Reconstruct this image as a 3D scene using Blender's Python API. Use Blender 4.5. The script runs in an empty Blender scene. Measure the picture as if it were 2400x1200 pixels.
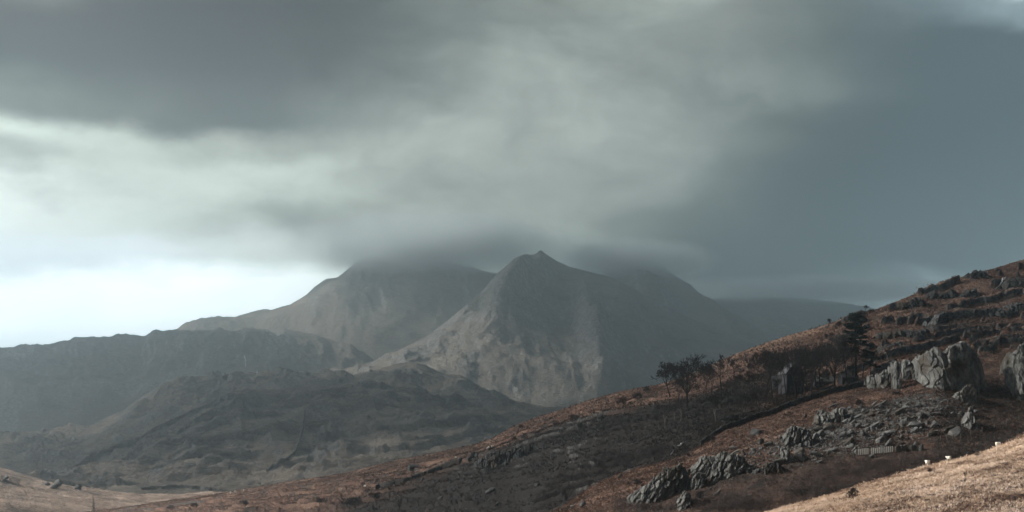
import bpy, bmesh, math, random
import numpy as np
from math import radians as RAD
random.seed(7)
rng = np.random.default_rng(11)
sc = bpy.context.scene
F, CX, HY = 4000.0, 1200.0, 1060.0        # focal length and principal point of the lens in photo pixels

# ------------------------------------------------------------------ camera
cam_d = bpy.data.cameras.new('camera')
cam_d.sensor_width = 36; cam_d.lens = 36 * F / 2400
cam_d.shift_y = (HY - 600) / 2400
cam_d.clip_start = 1; cam_d.clip_end = 60000
cam = bpy.data.objects.new('camera', cam_d); sc.collection.objects.link(cam)
cam.location = (0, 0, 0); cam.rotation_euler = (RAD(90), 0, 0)
sc.camera = cam

# ------------------------------------------------------------------ view, sampling
sc.view_settings.view_transform = 'Standard'; sc.view_settings.look = 'None'
sc.view_settings.gamma = 1; sc.view_settings.exposure = 0.4
sc.cycles.use_denoising = True
sc.cycles.max_bounces = 5; sc.cycles.diffuse_bounces = 2; sc.cycles.glossy_bounces = 1
sc.cycles.volume_bounces = 2; sc.cycles.transparent_max_bounces = 12
sc.cycles.volume_step_rate = 1.0; sc.cycles.volume_max_steps = 64
sc.cycles.sample_clamp_indirect = 4

# ------------------------------------------------------------------ sun
SUN_AZ, SUN_EL, SUN_E = -76.0, 31.0, 5.0     # azimuth from +Y towards +X
sa, se = RAD(SUN_AZ), RAD(SUN_EL)
SUN = np.array([math.sin(sa) * math.cos(se), math.cos(sa) * math.cos(se), math.sin(se)])
sd = bpy.data.lights.new('sun', 'SUN'); sd.energy = SUN_E; sd.angle = RAD(0.5); sd.color = (1, .93, .84)
so = bpy.data.objects.new('sun', sd); sc.collection.objects.link(so)
import mathutils
so.rotation_euler = mathutils.Vector(SUN).to_track_quat('Z', 'Y').to_euler()

# ------------------------------------------------------------------ node helpers
def lin(c):
    return tuple(((v / 255) / 12.92 if v / 255 <= .04045 else (((v / 255) + .055) / 1.055) ** 2.4) for v in c) + (1,)
class NT:
    def __init__(s, t): s.t = t; s.n = t.nodes; s.l = t.links
    def put(s, inp, v):
        if hasattr(v, 'is_output') or isinstance(v, bpy.types.NodeSocket): s.l.new(v, inp)
        else: inp.default_value = v
    def math(s, op, a, b=0.0, c=None, clamp=False):
        n = s.n.new('ShaderNodeMath'); n.operation = op; n.use_clamp = clamp
        s.put(n.inputs[0], a); s.put(n.inputs[1], b)
        if c is not None: s.put(n.inputs[2], c)
        return n.outputs[0]
    def mix(s, f, a, b, mode='MIX'):
        n = s.n.new('ShaderNodeMix'); n.data_type = 'RGBA'; n.blend_type = mode
        s.put(n.inputs[0], f); s.put(n.inputs[6], a); s.put(n.inputs[7], b)
        return n.outputs[2]
    def noise(s, vec, scale, detail=4, rough=.55, dist=0.0, out=0):
        n = s.n.new('ShaderNodeTexNoise'); s.l.new(vec, n.inputs['Vector'])
        n.inputs['Scale'].default_value = scale; n.inputs['Detail'].default_value = detail
        n.inputs['Roughness'].default_value = rough; n.inputs['Distortion'].default_value = dist
        return n.outputs[out]
    def mapr(s, v, a, b, c=0.0, d=1.0, smooth=True):
        n = s.n.new('ShaderNodeMapRange'); n.interpolation_type = 'SMOOTHSTEP' if smooth else 'LINEAR'
        s.put(n.inputs[0], v)
        for i, q in enumerate((a, b, c, d)): n.inputs[i + 1].default_value = q
        return n.outputs[0]
    def mapping(s, vec, scale=(1, 1, 1), rot=(0, 0, 0)):
        n = s.n.new('ShaderNodeMapping'); s.l.new(vec, n.inputs[0])
        n.inputs['Scale'].default_value = scale; n.inputs['Rotation'].default_value = rot
        return n.outputs[0]
    def ramp(s, f, stops, interp='LINEAR'):
        n = s.n.new('ShaderNodeValToRGB'); s.l.new(f, n.inputs[0]); cr = n.color_ramp; cr.interpolation = interp
        while len(cr.elements) < len(stops): cr.elements.new(.5)
        for e, (p, c) in zip(cr.elements, stops): e.position = p; e.color = c
        return n.outputs[0]

# ------------------------------------------------------------------ world: broken cloud over a clear sky
world = bpy.data.worlds.new('World'); sc.world = world; world.use_nodes = True
w = NT(world.node_tree); w.n.clear()
tc = w.n.new('ShaderNodeTexCoord').outputs['Generated']
sky = w.n.new('ShaderNodeTexSky'); sky.sky_type = 'NISHITA'; sky.sun_disc = False
sky.sun_elevation = se; sky.sun_rotation = sa
sky.air_density = 1; sky.dust_density = 2
sep = w.n.new('ShaderNodeSeparateXYZ'); w.l.new(tc, sep.inputs[0]); X, Y, Z = sep.outputs
az = w.math('ARCTAN2', X, Y); el = w.math('ARCSINE', Z)
big = w.mapping(tc, (1, 1, 2.2))
nz = w.n.new('ShaderNodeTexNoise'); w.l.new(big, nz.inputs['Vector'])
nz.inputs['Scale'].default_value = 7; nz.inputs['Detail'].default_value = 7; nz.inputs['Roughness'].default_value = .56
nsep = w.n.new('ShaderNodeSeparateColor'); w.l.new(nz.outputs['Color'], nsep.inputs[0])
WARP = 380
px = w.math('MULTIPLY_ADD', az, F * 1.02, CX); px = w.math('ADD', px, w.math('MULTIPLY_ADD', nsep.outputs[0], WARP, -WARP / 2))
py = w.math('MULTIPLY_ADD', el, -F * 1.01, HY); py = w.math('ADD', py, w.math('MULTIPLY_ADD', nsep.outputs[1], WARP * .85, -WARP * .425))
fx = w.math('DIVIDE', w.math('ADD', px, 600), 3600, clamp=True)
COLS = [0, 300, 600, 900, 1200, 1500, 1800, 2100, 2400]
ROWS = [
 (-60, [(134,140,136),(118,124,120),(108,116,114),(106,116,116),(140,150,145),(150,158,150),(132,140,135),(118,134,140),(160,172,168)]),
 (60,  [(126,131,128),(114,120,118),(112,118,117),(112,122,121),(144,154,148),(150,159,152),(131,137,131),(98,114,124),(122,138,144)]),
 (140, [(124,131,127),(117,123,121),(113,119,118),(130,140,136),(152,161,155),(154,162,156),(134,141,135),(88,107,117),(94,114,123)]),
 (262, [(172,184,175),(148,158,150),(126,135,131),(158,167,160),(160,168,162),(154,163,157),(133,140,134),(84,104,114),(80,104,114)]),
 (345, [(204,216,206),(188,198,188),(168,178,169),(186,196,186),(164,171,164),(154,163,157),(127,135,131),(80,100,110),(74,99,110)]),
 (410, [(216,229,221),(218,228,219),(206,217,207),(172,182,174),(160,168,162),(153,161,155),(112,120,119),(74,94,104),(68,93,105)]),
 (500, [(232,242,236),(204,216,206),(186,197,187),(166,177,169),(160,170,162),(138,148,143),(104,117,118),(82,99,107),(80,100,108)]),
 (600, [(238,249,248),(236,248,245),(205,215,206),(146,158,153),(134,144,141),(102,115,117),(94,109,114),(95,110,114),(102,118,120)]),
 (690, [(229,245,251),(243,255,255),(252,255,253),(196,208,200),(140,152,148),(112,124,124),(100,114,118),(122,135,132),(108,122,124)]),
 (800, [(235,250,252),(246,255,255),(250,255,253),(196,208,200),(146,158,152),(116,128,128),(100,114,118),(112,125,126),(108,122,124)]),
]
HAZE_K = 1.3e-4
# radiance of the cloud in each cell of the table, measured through the air below it
CLOUD = [[[0.3879,0.4142,0.3705],[0.0568,0.0533,0.0342],[0.0221,0.0192,0.017],[0.0192,0.0182,0.0168],[0.131,0.1457,0.1279],[0.2722,0.2954,0.2534],[0.3165,0.3509,0.317],[0.6184,0.8037,0.8776],[1.3352,1.5534,1.4624]],[[0.0301,0.0222,0.0212],[0.0234,0.018,0.0174],[0.0224,0.0173,0.017],[0.033,0.0333,0.0249],[0.2419,0.2733,0.2416],[0.3039,0.3353,0.2927],[0.1198,0.123,0.104],[0.0201,0.0217,0.025],[0.2391,0.306,0.3337]],[[0.0233,0.0201,0.0188],[0.024,0.0188,0.0181],[0.0269,0.0204,0.0191],[0.1021,0.1118,0.0936],[0.2821,0.3118,0.2765],[0.3075,0.3329,0.2949],[0.1112,0.1149,0.0961],[0.0074,0.0111,0.0135],[0.0085,0.0127,0.015]],[[0.1641,0.1797,0.1372],[0.0561,0.0538,0.0379],[0.0309,0.0256,0.0228],[0.3542,0.3904,0.3413],[0.3279,0.3548,0.3163],[0.3013,0.33,0.292],[0.2062,0.2214,0.1922],[0.0067,0.0105,0.0127],[0.0061,0.0105,0.0127]],[[0.8102,0.9097,0.7927],[0.496,0.544,0.4616],[0.2464,0.2676,0.2189],[0.518,0.5707,0.4925],[0.3573,0.3802,0.3349],[0.3569,0.3923,0.3494],[0.0413,0.0375,0.0283],[0.0061,0.0097,0.0118],[0.0052,0.0095,0.0118]],[[0.3048,0.3316,0.2815],[0.6759,0.7315,0.6441],[0.7162,0.7908,0.6899],[0.3844,0.4243,0.3672],[0.3127,0.3368,0.2978],[0.3387,0.367,0.3256],[0.0123,0.0142,0.014],[0.0052,0.0085,0.0105],[0.0044,0.0083,0.0107]],[[1.0967,1.1825,1.0907],[0.6709,0.7408,0.6378],[0.2593,0.2777,0.2203],[0.2109,0.2312,0.1877],[0.4161,0.4663,0.4046],[0.1151,0.1255,0.1055],[0.0105,0.0135,0.0137],[0.0064,0.0095,0.0111],[0.0061,0.0097,0.0114]],[[0.975,1.075,1.125],[0.975,1.075,1.125],[0.8174,0.8846,0.7781],[0.5791,0.667,0.5977],[0.4336,0.5012,0.4652],[0.0101,0.013,0.0135],[0.0085,0.0116,0.0127],[0.0087,0.0118,0.0127],[0.0101,0.0137,0.0142]],[[1.8525,2.0425,2.1375],[1.8525,2.0425,2.1375],[1.8525,2.0425,2.1375],[1.3734,1.5245,1.383],[0.2098,0.2529,0.2344],[0.1248,0.1558,0.1537],[0.0097,0.0127,0.0137],[0.0117,0.0159,0.0172],[0.9493,1.2253,1.2556]],[[2.145,2.365,2.475],[2.145,2.365,2.475],[2.145,2.365,2.475],[1.5251,1.6589,1.5552],[0.1742,0.2072,0.1903],[0.6824,0.8428,0.8421],[1.1207,1.4764,1.5825],[1.2849,1.6036,1.6204],[1.2486,1.5973,1.6315]]]
col = None; prev = None
for i, (row, cs) in enumerate(ROWS):
    stops = [((x + 600) / 3600, tuple(q / 2.5 for q in (CLOUD[i][k] if CLOUD else lin(c)[:3])) + (1,)) for k, (x, c) in enumerate(zip(COLS, cs))]
    r = w.ramp(fx, stops, 'B_SPLINE')
    if col is None: col = r
    else: col = w.mix(w.mapr(py, prev, row), col, r)
    prev = row
col = w.mix(1.0, col, (2.5, 2.5, 2.5, 1), 'MULTIPLY')
# billows and torn edges
wv = w.n.new('ShaderNodeVectorMath'); wv.operation = 'MULTIPLY_ADD'; w.l.new(nz.outputs['Color'], wv.inputs[0]); wv.inputs[1].default_value = (.10, .10, .06); w.l.new(tc, wv.inputs[2])
b1 = w.noise(w.mapping(wv.outputs[0], (1, 1, 1.7)), 16, 8, .58, .3)
b2 = w.noise(w.mapping(wv.outputs[0], (1, 1, 2.6), (0, RAD(14), 0)), 6, 6, .55, .3)
b3 = w.noise(w.mapping(wv.outputs[0], (1, 1, 1.3)), 45, 6, .6, .5)
bil = w.math('ADD', w.math('ADD', w.mapr(b1, .3, .7, -.26, .26, False), w.mapr(b2, .3, .7, -.30, .30, False)), w.mapr(b3, .3, .7, -.07, .07, False))
bw = w.n.new('ShaderNodeRGBToBW'); w.l.new(col, bw.inputs[0])
bil = w.math('MULTIPLY', bil, w.mapr(bw.outputs[0], .25, .9, 1.0, .22))
col = w.mix(1.0, col, w.math('ADD', bil, 1.0), 'MULTIPLY')
# the rest of the overcast sky
gen = w.ramp(w.noise(w.mapping(tc, (1, 1, 1.6)), 3.2, 5, .55, .5),
             [(.3, lin((38,44,52))), (.5, lin((62,69,77))), (.7, lin((86,93,98)))], 'EASE')
front = w.math('MULTIPLY', w.mapr(w.math('ABSOLUTE', az), .42, .75, 1, 0), w.mapr(el, .30, .5, 1, 0))
col = w.mix(front, gen, col)
# a break in the cloud round the sun, out of the picture on the left
dn = w.n.new('ShaderNodeVectorMath'); dn.operation = 'DOT_PRODUCT'; w.l.new(tc, dn.inputs[0]); dn.inputs[1].default_value = tuple(SUN)
glow = w.mapr(dn.outputs['Value'], .80, 1.0)
skyc = w.mix(1.0, sky.outputs[0], (.1, .1, .1, 1), 'MULTIPLY')
cov = w.math('SUBTRACT', 1.0, w.math('MULTIPLY', glow, .75))
cov = w.math('MULTIPLY', cov, .97)
fin = w.mix(cov, skyc, col)
bg = w.n.new('ShaderNodeBackground'); w.l.new(fin, bg.inputs[0]); bg.inputs[1].default_value = 1.0
wo = w.n.new('ShaderNodeOutputWorld'); w.l.new(bg.outputs[0], wo.inputs[0])
#WCAL
world.cycles.sampling_method = 'MANUAL'; world.cycles.sample_map_resolution = 512

# ------------------------------------------------------------------ object helpers
def P(x, y, Yd):                             # a bearing and a height angle at distance Yd -> point in the world
    return ((x - CX) / F * Yd, Yd, (HY - y) / F * Yd)
def link(o): sc.collection.objects.link(o); return o
def tag(o, label=None, cat=None, group=None, kind=None):
    if label: o['label'] = label
    if cat: o['category'] = cat
    if group: o['group'] = group
    if kind: o['kind'] = kind
    return o
def empty(name, loc, rz=0.0, s=1.0):
    o = bpy.data.objects.new(name, None); link(o); o.location = loc; o.rotation_euler[2] = rz; o.scale = (s, s, s)
    o.empty_display_size = .5
    return o
def mesh_obj(name, verts, faces, m, parent=None, smooth=False):
    me = bpy.data.meshes.new(name)
    if isinstance(verts, np.ndarray) and isinstance(faces, np.ndarray):
        nv, nf, k = len(verts), len(faces), faces.shape[1]
        me.vertices.add(nv); me.vertices.foreach_set('co', verts.astype(np.float32).ravel())
        me.loops.add(nf * k); me.loops.foreach_set('vertex_index', faces.astype(np.int32).ravel())
        me.polygons.add(nf); me.polygons.foreach_set('loop_start', np.arange(0, nf * k, k, dtype=np.int32))
        me.update(calc_edges=True); me.validate()
    else:
        me.from_pydata([tuple(v) for v in verts], [], [tuple(f) for f in faces]); me.update()
    if smooth: me.polygons.foreach_set('use_smooth', np.ones(len(me.polygons), dtype=bool))
    if m: me.materials.append(m)
    o = bpy.data.objects.new(name, me); link(o)
    if parent: o.parent = parent
    return o
def copy_tree(o, parent=None):
    c = o.copy(); sc.collection.objects.link(c); c.parent = parent
    for ch in o.children: copy_tree(ch, c)
    return c

# ------------------------------------------------------------------ noise
PERM = rng.permutation(4096).astype(np.int64)
def h2(ix, iy, k=0): return PERM[(PERM[(ix + k * 131) & 4095] + iy) & 4095]
GA = np.linspace(0, 2 * np.pi, 4096, endpoint=False); GC, GS = np.cos(GA), np.sin(GA)
def perlin(x, y, k=0):
    x = np.asarray(x, float); y = np.asarray(y, float)
    ix = np.floor(x).astype(np.int64); iy = np.floor(y).astype(np.int64); fx_ = x - ix; fy_ = y - iy
    u = fx_ ** 3 * (fx_ * (fx_ * 6 - 15) + 10); v = fy_ ** 3 * (fy_ * (fy_ * 6 - 15) + 10)
    def g(dx, dy):
        h = h2(ix + dx, iy + dy, k); return GC[h] * (fx_ - dx) + GS[h] * (fy_ - dy)
    a = g(0, 0) * (1 - u) + g(1, 0) * u; b = g(0, 1) * (1 - u) + g(1, 1) * u
    return (a * (1 - v) + b * v) * 1.5
def fbm(x, y, octv=5, k=0, gain=.5, ridged=False):
    s = 0; a = 1.0; f = 1.0; n = 0
    for i in range(octv):
        q = perlin(x * f + i * 17.3, y * f - i * 9.1, k + i)
        if ridged: q = 1 - 2 * np.abs(q)
        s = s + a * q; n += a; a *= gain; f *= 2.03
    return s / n
def cells(x, y, k=0):                         # returns nearest id hash, F1, F2, offset to centre
    ix = np.floor(x).astype(np.int64); iy = np.floor(y).astype(np.int64)
    f1 = np.full(x.shape, 9.); f2 = np.full(x.shape, 9.); idh = np.zeros(x.shape, np.int64); ox = np.zeros(x.shape); oy = np.zeros(x.shape)
    for dx in (-1, 0, 1):
        for dy in (-1, 0, 1):
            h = h2(ix + dx, iy + dy, k); cx = ix + dx + (h % 64) / 64; cy = iy + dy + (h // 64) / 64
            d = np.hypot(cx - x, cy - y); c = d < f1
            f2 = np.where(c, f1, np.minimum(f2, d)); idh = np.where(c, h, idh)
            ox = np.where(c, x - cx, ox); oy = np.where(c, y - cy, oy); f1 = np.where(c, d, f1)
    return idh, f1, f2, ox, oy
def sstep(a, b, x): t = np.clip((x - a) / (b - a), 0, 1); return t * t * (3 - 2 * t)

# ------------------------------------------------------------------ terrain lofted over rails of (bearing, height angle, distance)
class Hill: pass
def loft(rails, x0, x1, dx, rows, crest=1.0):
    U = np.arange(x0, x1 + .1, dx); K = len(rails)
    Yk = np.zeros((K, len(U))); Zk = np.zeros((K, len(U)))
    for i, r in enumerate(rails):
        r = np.array(r, float)
        Yk[i] = np.interp(U, r[:, 0], r[:, 2]); Zk[i] = (HY - np.interp(U, r[:, 0], r[:, 1])) / F * Yk[i]
    dZ = np.diff(Zk, axis=0); m = np.zeros_like(Zk)
    m[1:-1] = np.where(dZ[1:] * dZ[:-1] > 0, 2 * dZ[1:] * dZ[:-1] / (dZ[1:] + dZ[:-1] + 1e-12 * np.sign(dZ[1:] + 1e-30)), 0)
    m[0] = dZ[0]; m[-1] = dZ[-1]
    ms, me = m.copy(), m.copy()               # a crest stays sharp: each side keeps its own slope
    for i in range(1, K - 1):
        c = (dZ[i] < 0) & (dZ[i - 1] > 0)
        ms[i] = np.where(c, dZ[i] * crest, ms[i]); me[i] = np.where(c, dZ[i - 1] * crest, me[i])
    ZZ, YY, TT = [], [], []
    for i in range(K - 1):
        n = rows[i]; ts = np.arange(n) / n if i < K - 2 else np.arange(n + 1) / n
        for t in ts:
            ZZ.append((2*t**3 - 3*t*t + 1) * Zk[i] + (t**3 - 2*t*t + t) * ms[i] + (-2*t**3 + 3*t*t) * Zk[i+1] + (t**3 - t*t) * me[i+1])
            YY.append(Yk[i] * (1 - t) + Yk[i+1] * t); TT.append(np.full(len(U), i + t))
    H = Hill(); H.U = U; H.Y = np.array(YY); H.Z = np.array(ZZ); H.T = np.array(TT); H.X = (U[None, :] - CX) / F * H.Y
    H.UU = np.broadcast_to(U[None, :], H.Y.shape); H.PY0 = HY - F * H.Z / H.Y
    return H
def build_hill(H, name, m, attrs=None, smooth=True):
    R, C = H.Y.shape
    v = np.stack([H.X, H.Y, H.Z], -1).reshape(-1, 3)
    i = np.arange(R * C).reshape(R, C)
    f = np.stack([i[:-1, :-1], i[1:, :-1], i[1:, 1:], i[:-1, 1:]], -1).reshape(-1, 4)
    o = mesh_obj(name, v, f, m, smooth=smooth)
    for k, a in (attrs or {}).items():
        at = o.data.attributes.new(k, 'FLOAT', 'POINT'); at.data.foreach_set('value', np.clip(a, 0, 1).astype(np.float32).ravel())
    tag(o, kind='structure'); H.PY = HY - F * H.Z / H.Y; H.obj = o
    return o
def pick(H, x, y):
    c = (x - H.U[0]) / (H.U[1] - H.U[0]); c = int(np.clip(round(c), 0, len(H.U) - 1))
    p = H.PY[::-1, c]; run = np.minimum.accumulate(p)
    k = np.argmax(run <= y)
    if run[k] > y: k = int(np.argmin(p))
    r = len(p) - 1 - k; Yd = H.Y[r, c]
    return np.array([(x - CX) / F * Yd, Yd, H.Z[r, c]])

# ------------------------------------------------------------------ materials
def newmat(name):
    m = bpy.data.materials.new(name); m.use_nodes = True; t = NT(m.node_tree)
    b = m.node_tree.nodes['Principled BSDF']; b.inputs['Roughness'].default_value = .95
    b.inputs['Specular IOR Level'].default_value = .15
    return m, t, b
def simple(name, c, var=.25, scale=2.0, bump=0.0, rough=.9, spec=.2):
    m, t, b = newmat(name); co = t.n.new('ShaderNodeTexCoord').outputs['Object']
    n = t.noise(co, scale, 5, .6); c = tuple(c[:3])
    lo = tuple(v * (1 - var) for v in c) + (1,); hi = tuple(min(1, v * (1 + var)) for v in c) + (1,)
    t.l.new(t.ramp(n, [(.3, lo), (.7, hi)]), b.inputs['Base Color'])
    b.inputs['Roughness'].default_value = rough; b.inputs['Specular IOR Level'].default_value = spec
    if bump:
        bn = t.n.new('ShaderNodeBump'); t.l.new(n, bn.inputs['Height']); bn.inputs['Distance'].default_value = bump
        t.l.new(bn.outputs[0], b.inputs['Normal'])
    return m
def rock_mat(name, c1, c2, c3, s=1.0, bump=.25, stretch=(1, 1, .28), tilt=0.0):
    m, t, b = newmat(name); g = t.n.new('ShaderNodeNewGeometry'); pos = g.outputs['Position']
    v = t.mapping(pos, stretch, (0, tilt, 0))
    n1 = t.noise(v, .5 * s, 8, .65, .3); n2 = t.noise(v, 3.0 * s, 6, .7, .4); n3 = t.noise(pos, .12 * s, 4, .5)
    c = t.ramp(n1, [(.34, c1 + (1,)), (.52, c2 + (1,)), (.68, c3 + (1,))])
    c = t.mix(t.mapr(n2, .52, .75), c, tuple(min(1, q * 1.35) for q in c3) + (1,))
    c = t.mix(t.mapr(n2, .30, .44, .75, 0), c, tuple(q * .35 for q in c1) + (1,))
    c = t.mix(t.mapr(n3, .50, .62, 0, .75), c, (.050, .040, .028, 1))
    oi = t.n.new('ShaderNodeObjectInfo').outputs['Random']
    c = t.mix(1.0, c, t.mapr(oi, 0, 1, .75, 1.2, False), 'MULTIPLY')
    t.l.new(c, b.inputs['Base Color'])
    h = t.math('ADD', n1, t.math('MULTIPLY', n2, .45))
    bn = t.n.new('ShaderNodeBump'); t.l.new(h, bn.inputs['Height']); bn.inputs['Distance'].default_value = bump; bn.inputs['Strength'].default_value = 1
    t.l.new(bn.outputs[0], b.inputs['Normal'])
    return m
def terrain_mat(name, grass, pale, dark, rock, rockd, s=1.0, bump=.5, rot=0.0, fine=1.0, stretch=2.6):
    """s: size of the patches in 1/metres; attributes rock, pale, dark made with the shape of the hill"""
    m, t, b = newmat(name); pos = t.n.new('ShaderNodeNewGeometry').outputs['Position']
    def at(k):
        a = t.n.new('ShaderNodeAttribute'); a.attribute_name = k; return a.outputs['Fac']
    st = t.mapping(pos, (1, stretch * .5, stretch), (0, rot, 0))
    n1 = t.noise(st, .045 * s, 7, .62, .4); n2 = t.noise(st, .30 * s, 7, .68, .5); n3 = t.noise(pos, 1.5 * s * fine, 6, .72, .3)
    c = t.ramp(n1, [(.34, dark + (1,)), (.47, grass + (1,)), (.60, grass + (1,)), (.72, pale + (1,))])
    c = t.mix(t.mapr(n2, .50, .66, 0, .75), c, pale + (1,))
    c = t.mix(t.mapr(n2, .36, .47, .8, 0), c, dark + (1,))
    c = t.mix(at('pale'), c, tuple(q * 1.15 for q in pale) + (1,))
    c = t.mix(at('dark'), c, dark + (1,))
    c = t.mix(1.0, c, t.mapr(n3, .3, .7, .55, 1.45, False), 'MULTIPLY')
    rk = t.ramp(t.noise(t.mapping(pos, (1, 1, .35)), .5 * s, 8, .7, .4), [(.36, rockd + (1,)), (.55, rock + (1,)), (.7, tuple(q * 1.4 for q in rock) + (1,))])
    rf = t.mapr(t.math('ADD', at('rock'), t.math('MULTIPLY_ADD', n3, .8, -.4)), .40, .62)
    c = t.mix(rf, c, rk)
    t.l.new(c, b.inputs['Base Color'])
    h = t.math('ADD', t.math('MULTIPLY', n2, 1.6), n3)
    bn = t.n.new('ShaderNodeBump'); t.l.new(h, bn.inputs['Height']); bn.inputs['Distance'].default_value = bump
    t.l.new(bn.outputs[0], b.inputs['Normal'])
    return m

M = {}
M['fore'] = terrain_mat('brown_bracken_slope', (.124,.070,.053), (.26,.168,.122), (.022,.019,.018), (.085,.083,.08), (.018,.017,.019), 1.0, .5)
M['heath'] = terrain_mat('dark_heath_slope', (.092,.053,.041), (.19,.122,.09), (.024,.019,.017), (.10,.10,.097), (.025,.025,.026), 1.3, .4)
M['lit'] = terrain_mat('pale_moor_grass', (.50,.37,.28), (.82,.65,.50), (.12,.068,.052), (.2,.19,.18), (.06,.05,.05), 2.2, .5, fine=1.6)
M['valley'] = terrain_mat('valley_grass', (.34,.245,.19), (.60,.47,.38), (.085,.065,.055), (.2,.19,.18), (.06,.06,.06), .9, 1.5)
M['mid'] = terrain_mat('moorland', (.115,.096,.078), (.20,.168,.138), (.026,.027,.028), (.10,.10,.10), (.02,.022,.025), .3, 6, fine=.8)
M['peak'] = terrain_mat('mountain_side', (.15,.13,.108), (.25,.22,.185), (.055,.053,.05), (.25,.243,.23), (.055,.055,.058), .22, 9, fine=.9)
M['far'] = terrain_mat('far_mountain', (.12,.11,.095), (.2,.18,.155), (.05,.05,.05), (.22,.22,.21), (.06,.06,.06), .10, 12, fine=.6)
M['crag'] = rock_mat('grey_crag', (.05,.05,.052), (.115,.117,.112), (.20,.20,.188), 1.0, .35)
M['cragd'] = rock_mat('dark_crag', (.018,.018,.021), (.048,.048,.05), (.10,.10,.096), 1.0, .3)
M['boulder'] = rock_mat('grey_boulder', (.045,.047,.05), (.10,.102,.10), (.18,.178,.17), 1.2, .12, (1, 1, .8))

# ------------------------------------------------------------------ the ground under everything
g = mesh_obj('ground', [(-30000, -3000, -75), (30000, -3000, -75), (30000, 30000, -75), (-30000, 30000, -75)], [(0, 1, 2, 3)], M['valley'])
tag(g, kind='structure')

# ------------------------------------------------------------------ mountains
def back_of(r, dY, dz):
    out = []
    for x, y, Yd in r:
        z = (HY - y) / F * Yd - dz; Y2 = Yd + dY; out.append((x, HY - z / Y2 * F, Y2))
    return out
def mtn(name, ridge, rest, x0, x1, dx, rows, amp, wl, mat, back=(700, 260), seed=0, rockth=.15, extra=None, fine=1.0, aw=.3):
    H = loft([back_of(ridge, *back), ridge] + rest, x0, x1, dx, rows)
    away = (1 - np.exp(-((H.T - 1) / aw) ** 2)) * (1 - sstep(len(rest) - .3, len(rest) + 1, H.T))
    n = fbm(H.X / wl, H.Y / wl * .8, 7, seed, .5, True)
    gul = fbm(H.X / (wl * .45) + .4 * n, H.Y / (wl * 1.6), 5, seed + 9, .55, True)
    d = amp * (n + .1) * away + amp * .42 * gul * (.10 + .9 * away)
    fn = fbm(H.X / (wl * .10), H.Y / (wl * .10), 5, seed + 20, .6, True)
    crag = sstep(.0, .35, fbm(H.X / (wl * .5), H.Y / (wl * .9), 4, seed + 33))
    d = d + amp * .11 * fine * fn * (.35 + .8 * crag) * (.35 + .65 * away)
    if extra is not None: d = d + extra(H)
    H.Z = H.Z + d - 60 * sstep(len(rest) + .3, len(rest) + 1, H.T)
    gz = np.abs(np.gradient(H.Z, axis=1)) / (np.abs(np.gradient(H.X, axis=1)) + 1e-6)
    rock = sstep(.35, 1.1, gz) * .7 + crag * .45 + rockth
    pale = sstep(.1, .4, fbm(H.X / wl * 1.3, H.Y / wl, 4, seed + 50)) * .6
    dark = sstep(.1, .45, fbm(H.X / wl * 1.7, H.Y / wl * 2, 4, seed + 60)) * .6
    if name == 'pointed_peak': pale = pale * .6 + .8 * sstep(1210, 1050, H.UU) * sstep(1.08, 1.4, H.T); dark = dark * (1 - .6 * sstep(1210, 1050, H.UU))  # sunlight on the left flank painted in as paler ground
    if name == 'back_mountain': pale = pale + .6 * sstep(900, 760, H.UU)  # left ridge coloured paler to look more sunlit
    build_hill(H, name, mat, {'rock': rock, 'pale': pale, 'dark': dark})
    return H

farR = [(1400,760,7600),(1500,725,7600),(1660,703,7600),(1700,696,7600),(1800,697,7600),(1860,699,7600),(1900,701,7600),(1940,706,7600),(1990,713,7600),(2040,722,7600),(2120,740,7600),(2250,770,7600),(2600,830,7600)]
mtn('far_ridge', farR, [[(1400,850,6900),(2600,860,6900)], [(1400,1020,6300),(2600,1020,6300)]], 1400, 2600, 6, [10, 70, 40], 60, 700, M['far'], seed=3)

backR = [(380,830),(400,795),(430,777),(437,770),(450,760),(470,752),(490,747),(512,742),(520,744),(550,748),(560,741),(570,739),(600,730),(620,726),(635,728),(660,720),(680,715),(705,700),(720,690),(738,672),(755,660),(765,654),(790,651),(805,640),(830,618),(850,608),(880,600),(930,592),(980,594),(1050,610),(1100,625),(1130,635),(1165,641),(1250,660),(1330,665),(1385,655),(1407,641),(1424,621),(1450,612),(1500,604),(1545,622),(1583,648),(1595,655),(1607,663),(1618,668),(1627,677),(1643,692),(1667,710),(1683,727),(1720,755),(1800,800),(1950,860)]
backR = [(x, y, 6500) for x, y in backR]
HB = mtn('back_mountain', backR, [[(380,880,6000),(800,770,6000),(1100,760,6000),(1500,760,6000),(1950,900,6100)],
    [(380,1030,5300),(1950,1030,5300)]], 380, 1950, 3, [12, 110, 70], 75, 620, M['peak'], seed=11, back=(900, 300))

leftR = [(-200,835),(-60,822),(0,819),(17,818),(33,820),(50,819),(72,824),(107,820),(128,820),(152,813),(163,816),(187,813),(207,807),(220,800),(230,803),(247,800),(267,799),(283,795),(295,787),(310,786),(337,790),(360,788),(373,783),(400,780),(430,777),(447,782),(465,788),(487,786),(513,779),(533,783),(563,781),(577,775),(617,775),(643,780),(667,772),(690,776),(740,786),(800,806),(880,850),(1000,930)]
leftR = [(x, y, 5500) for x, y in leftR]
HL = mtn('left_ridge', leftR, [[(-200,925,5050),(300,900,5050),(600,880,5050),(1000,960,5100)], [(-200,1060,4300),(1000,1060,4300)]], -200, 1000, 3, [12, 110, 60], 70, 430, M['peak'], seed=27)

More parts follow.
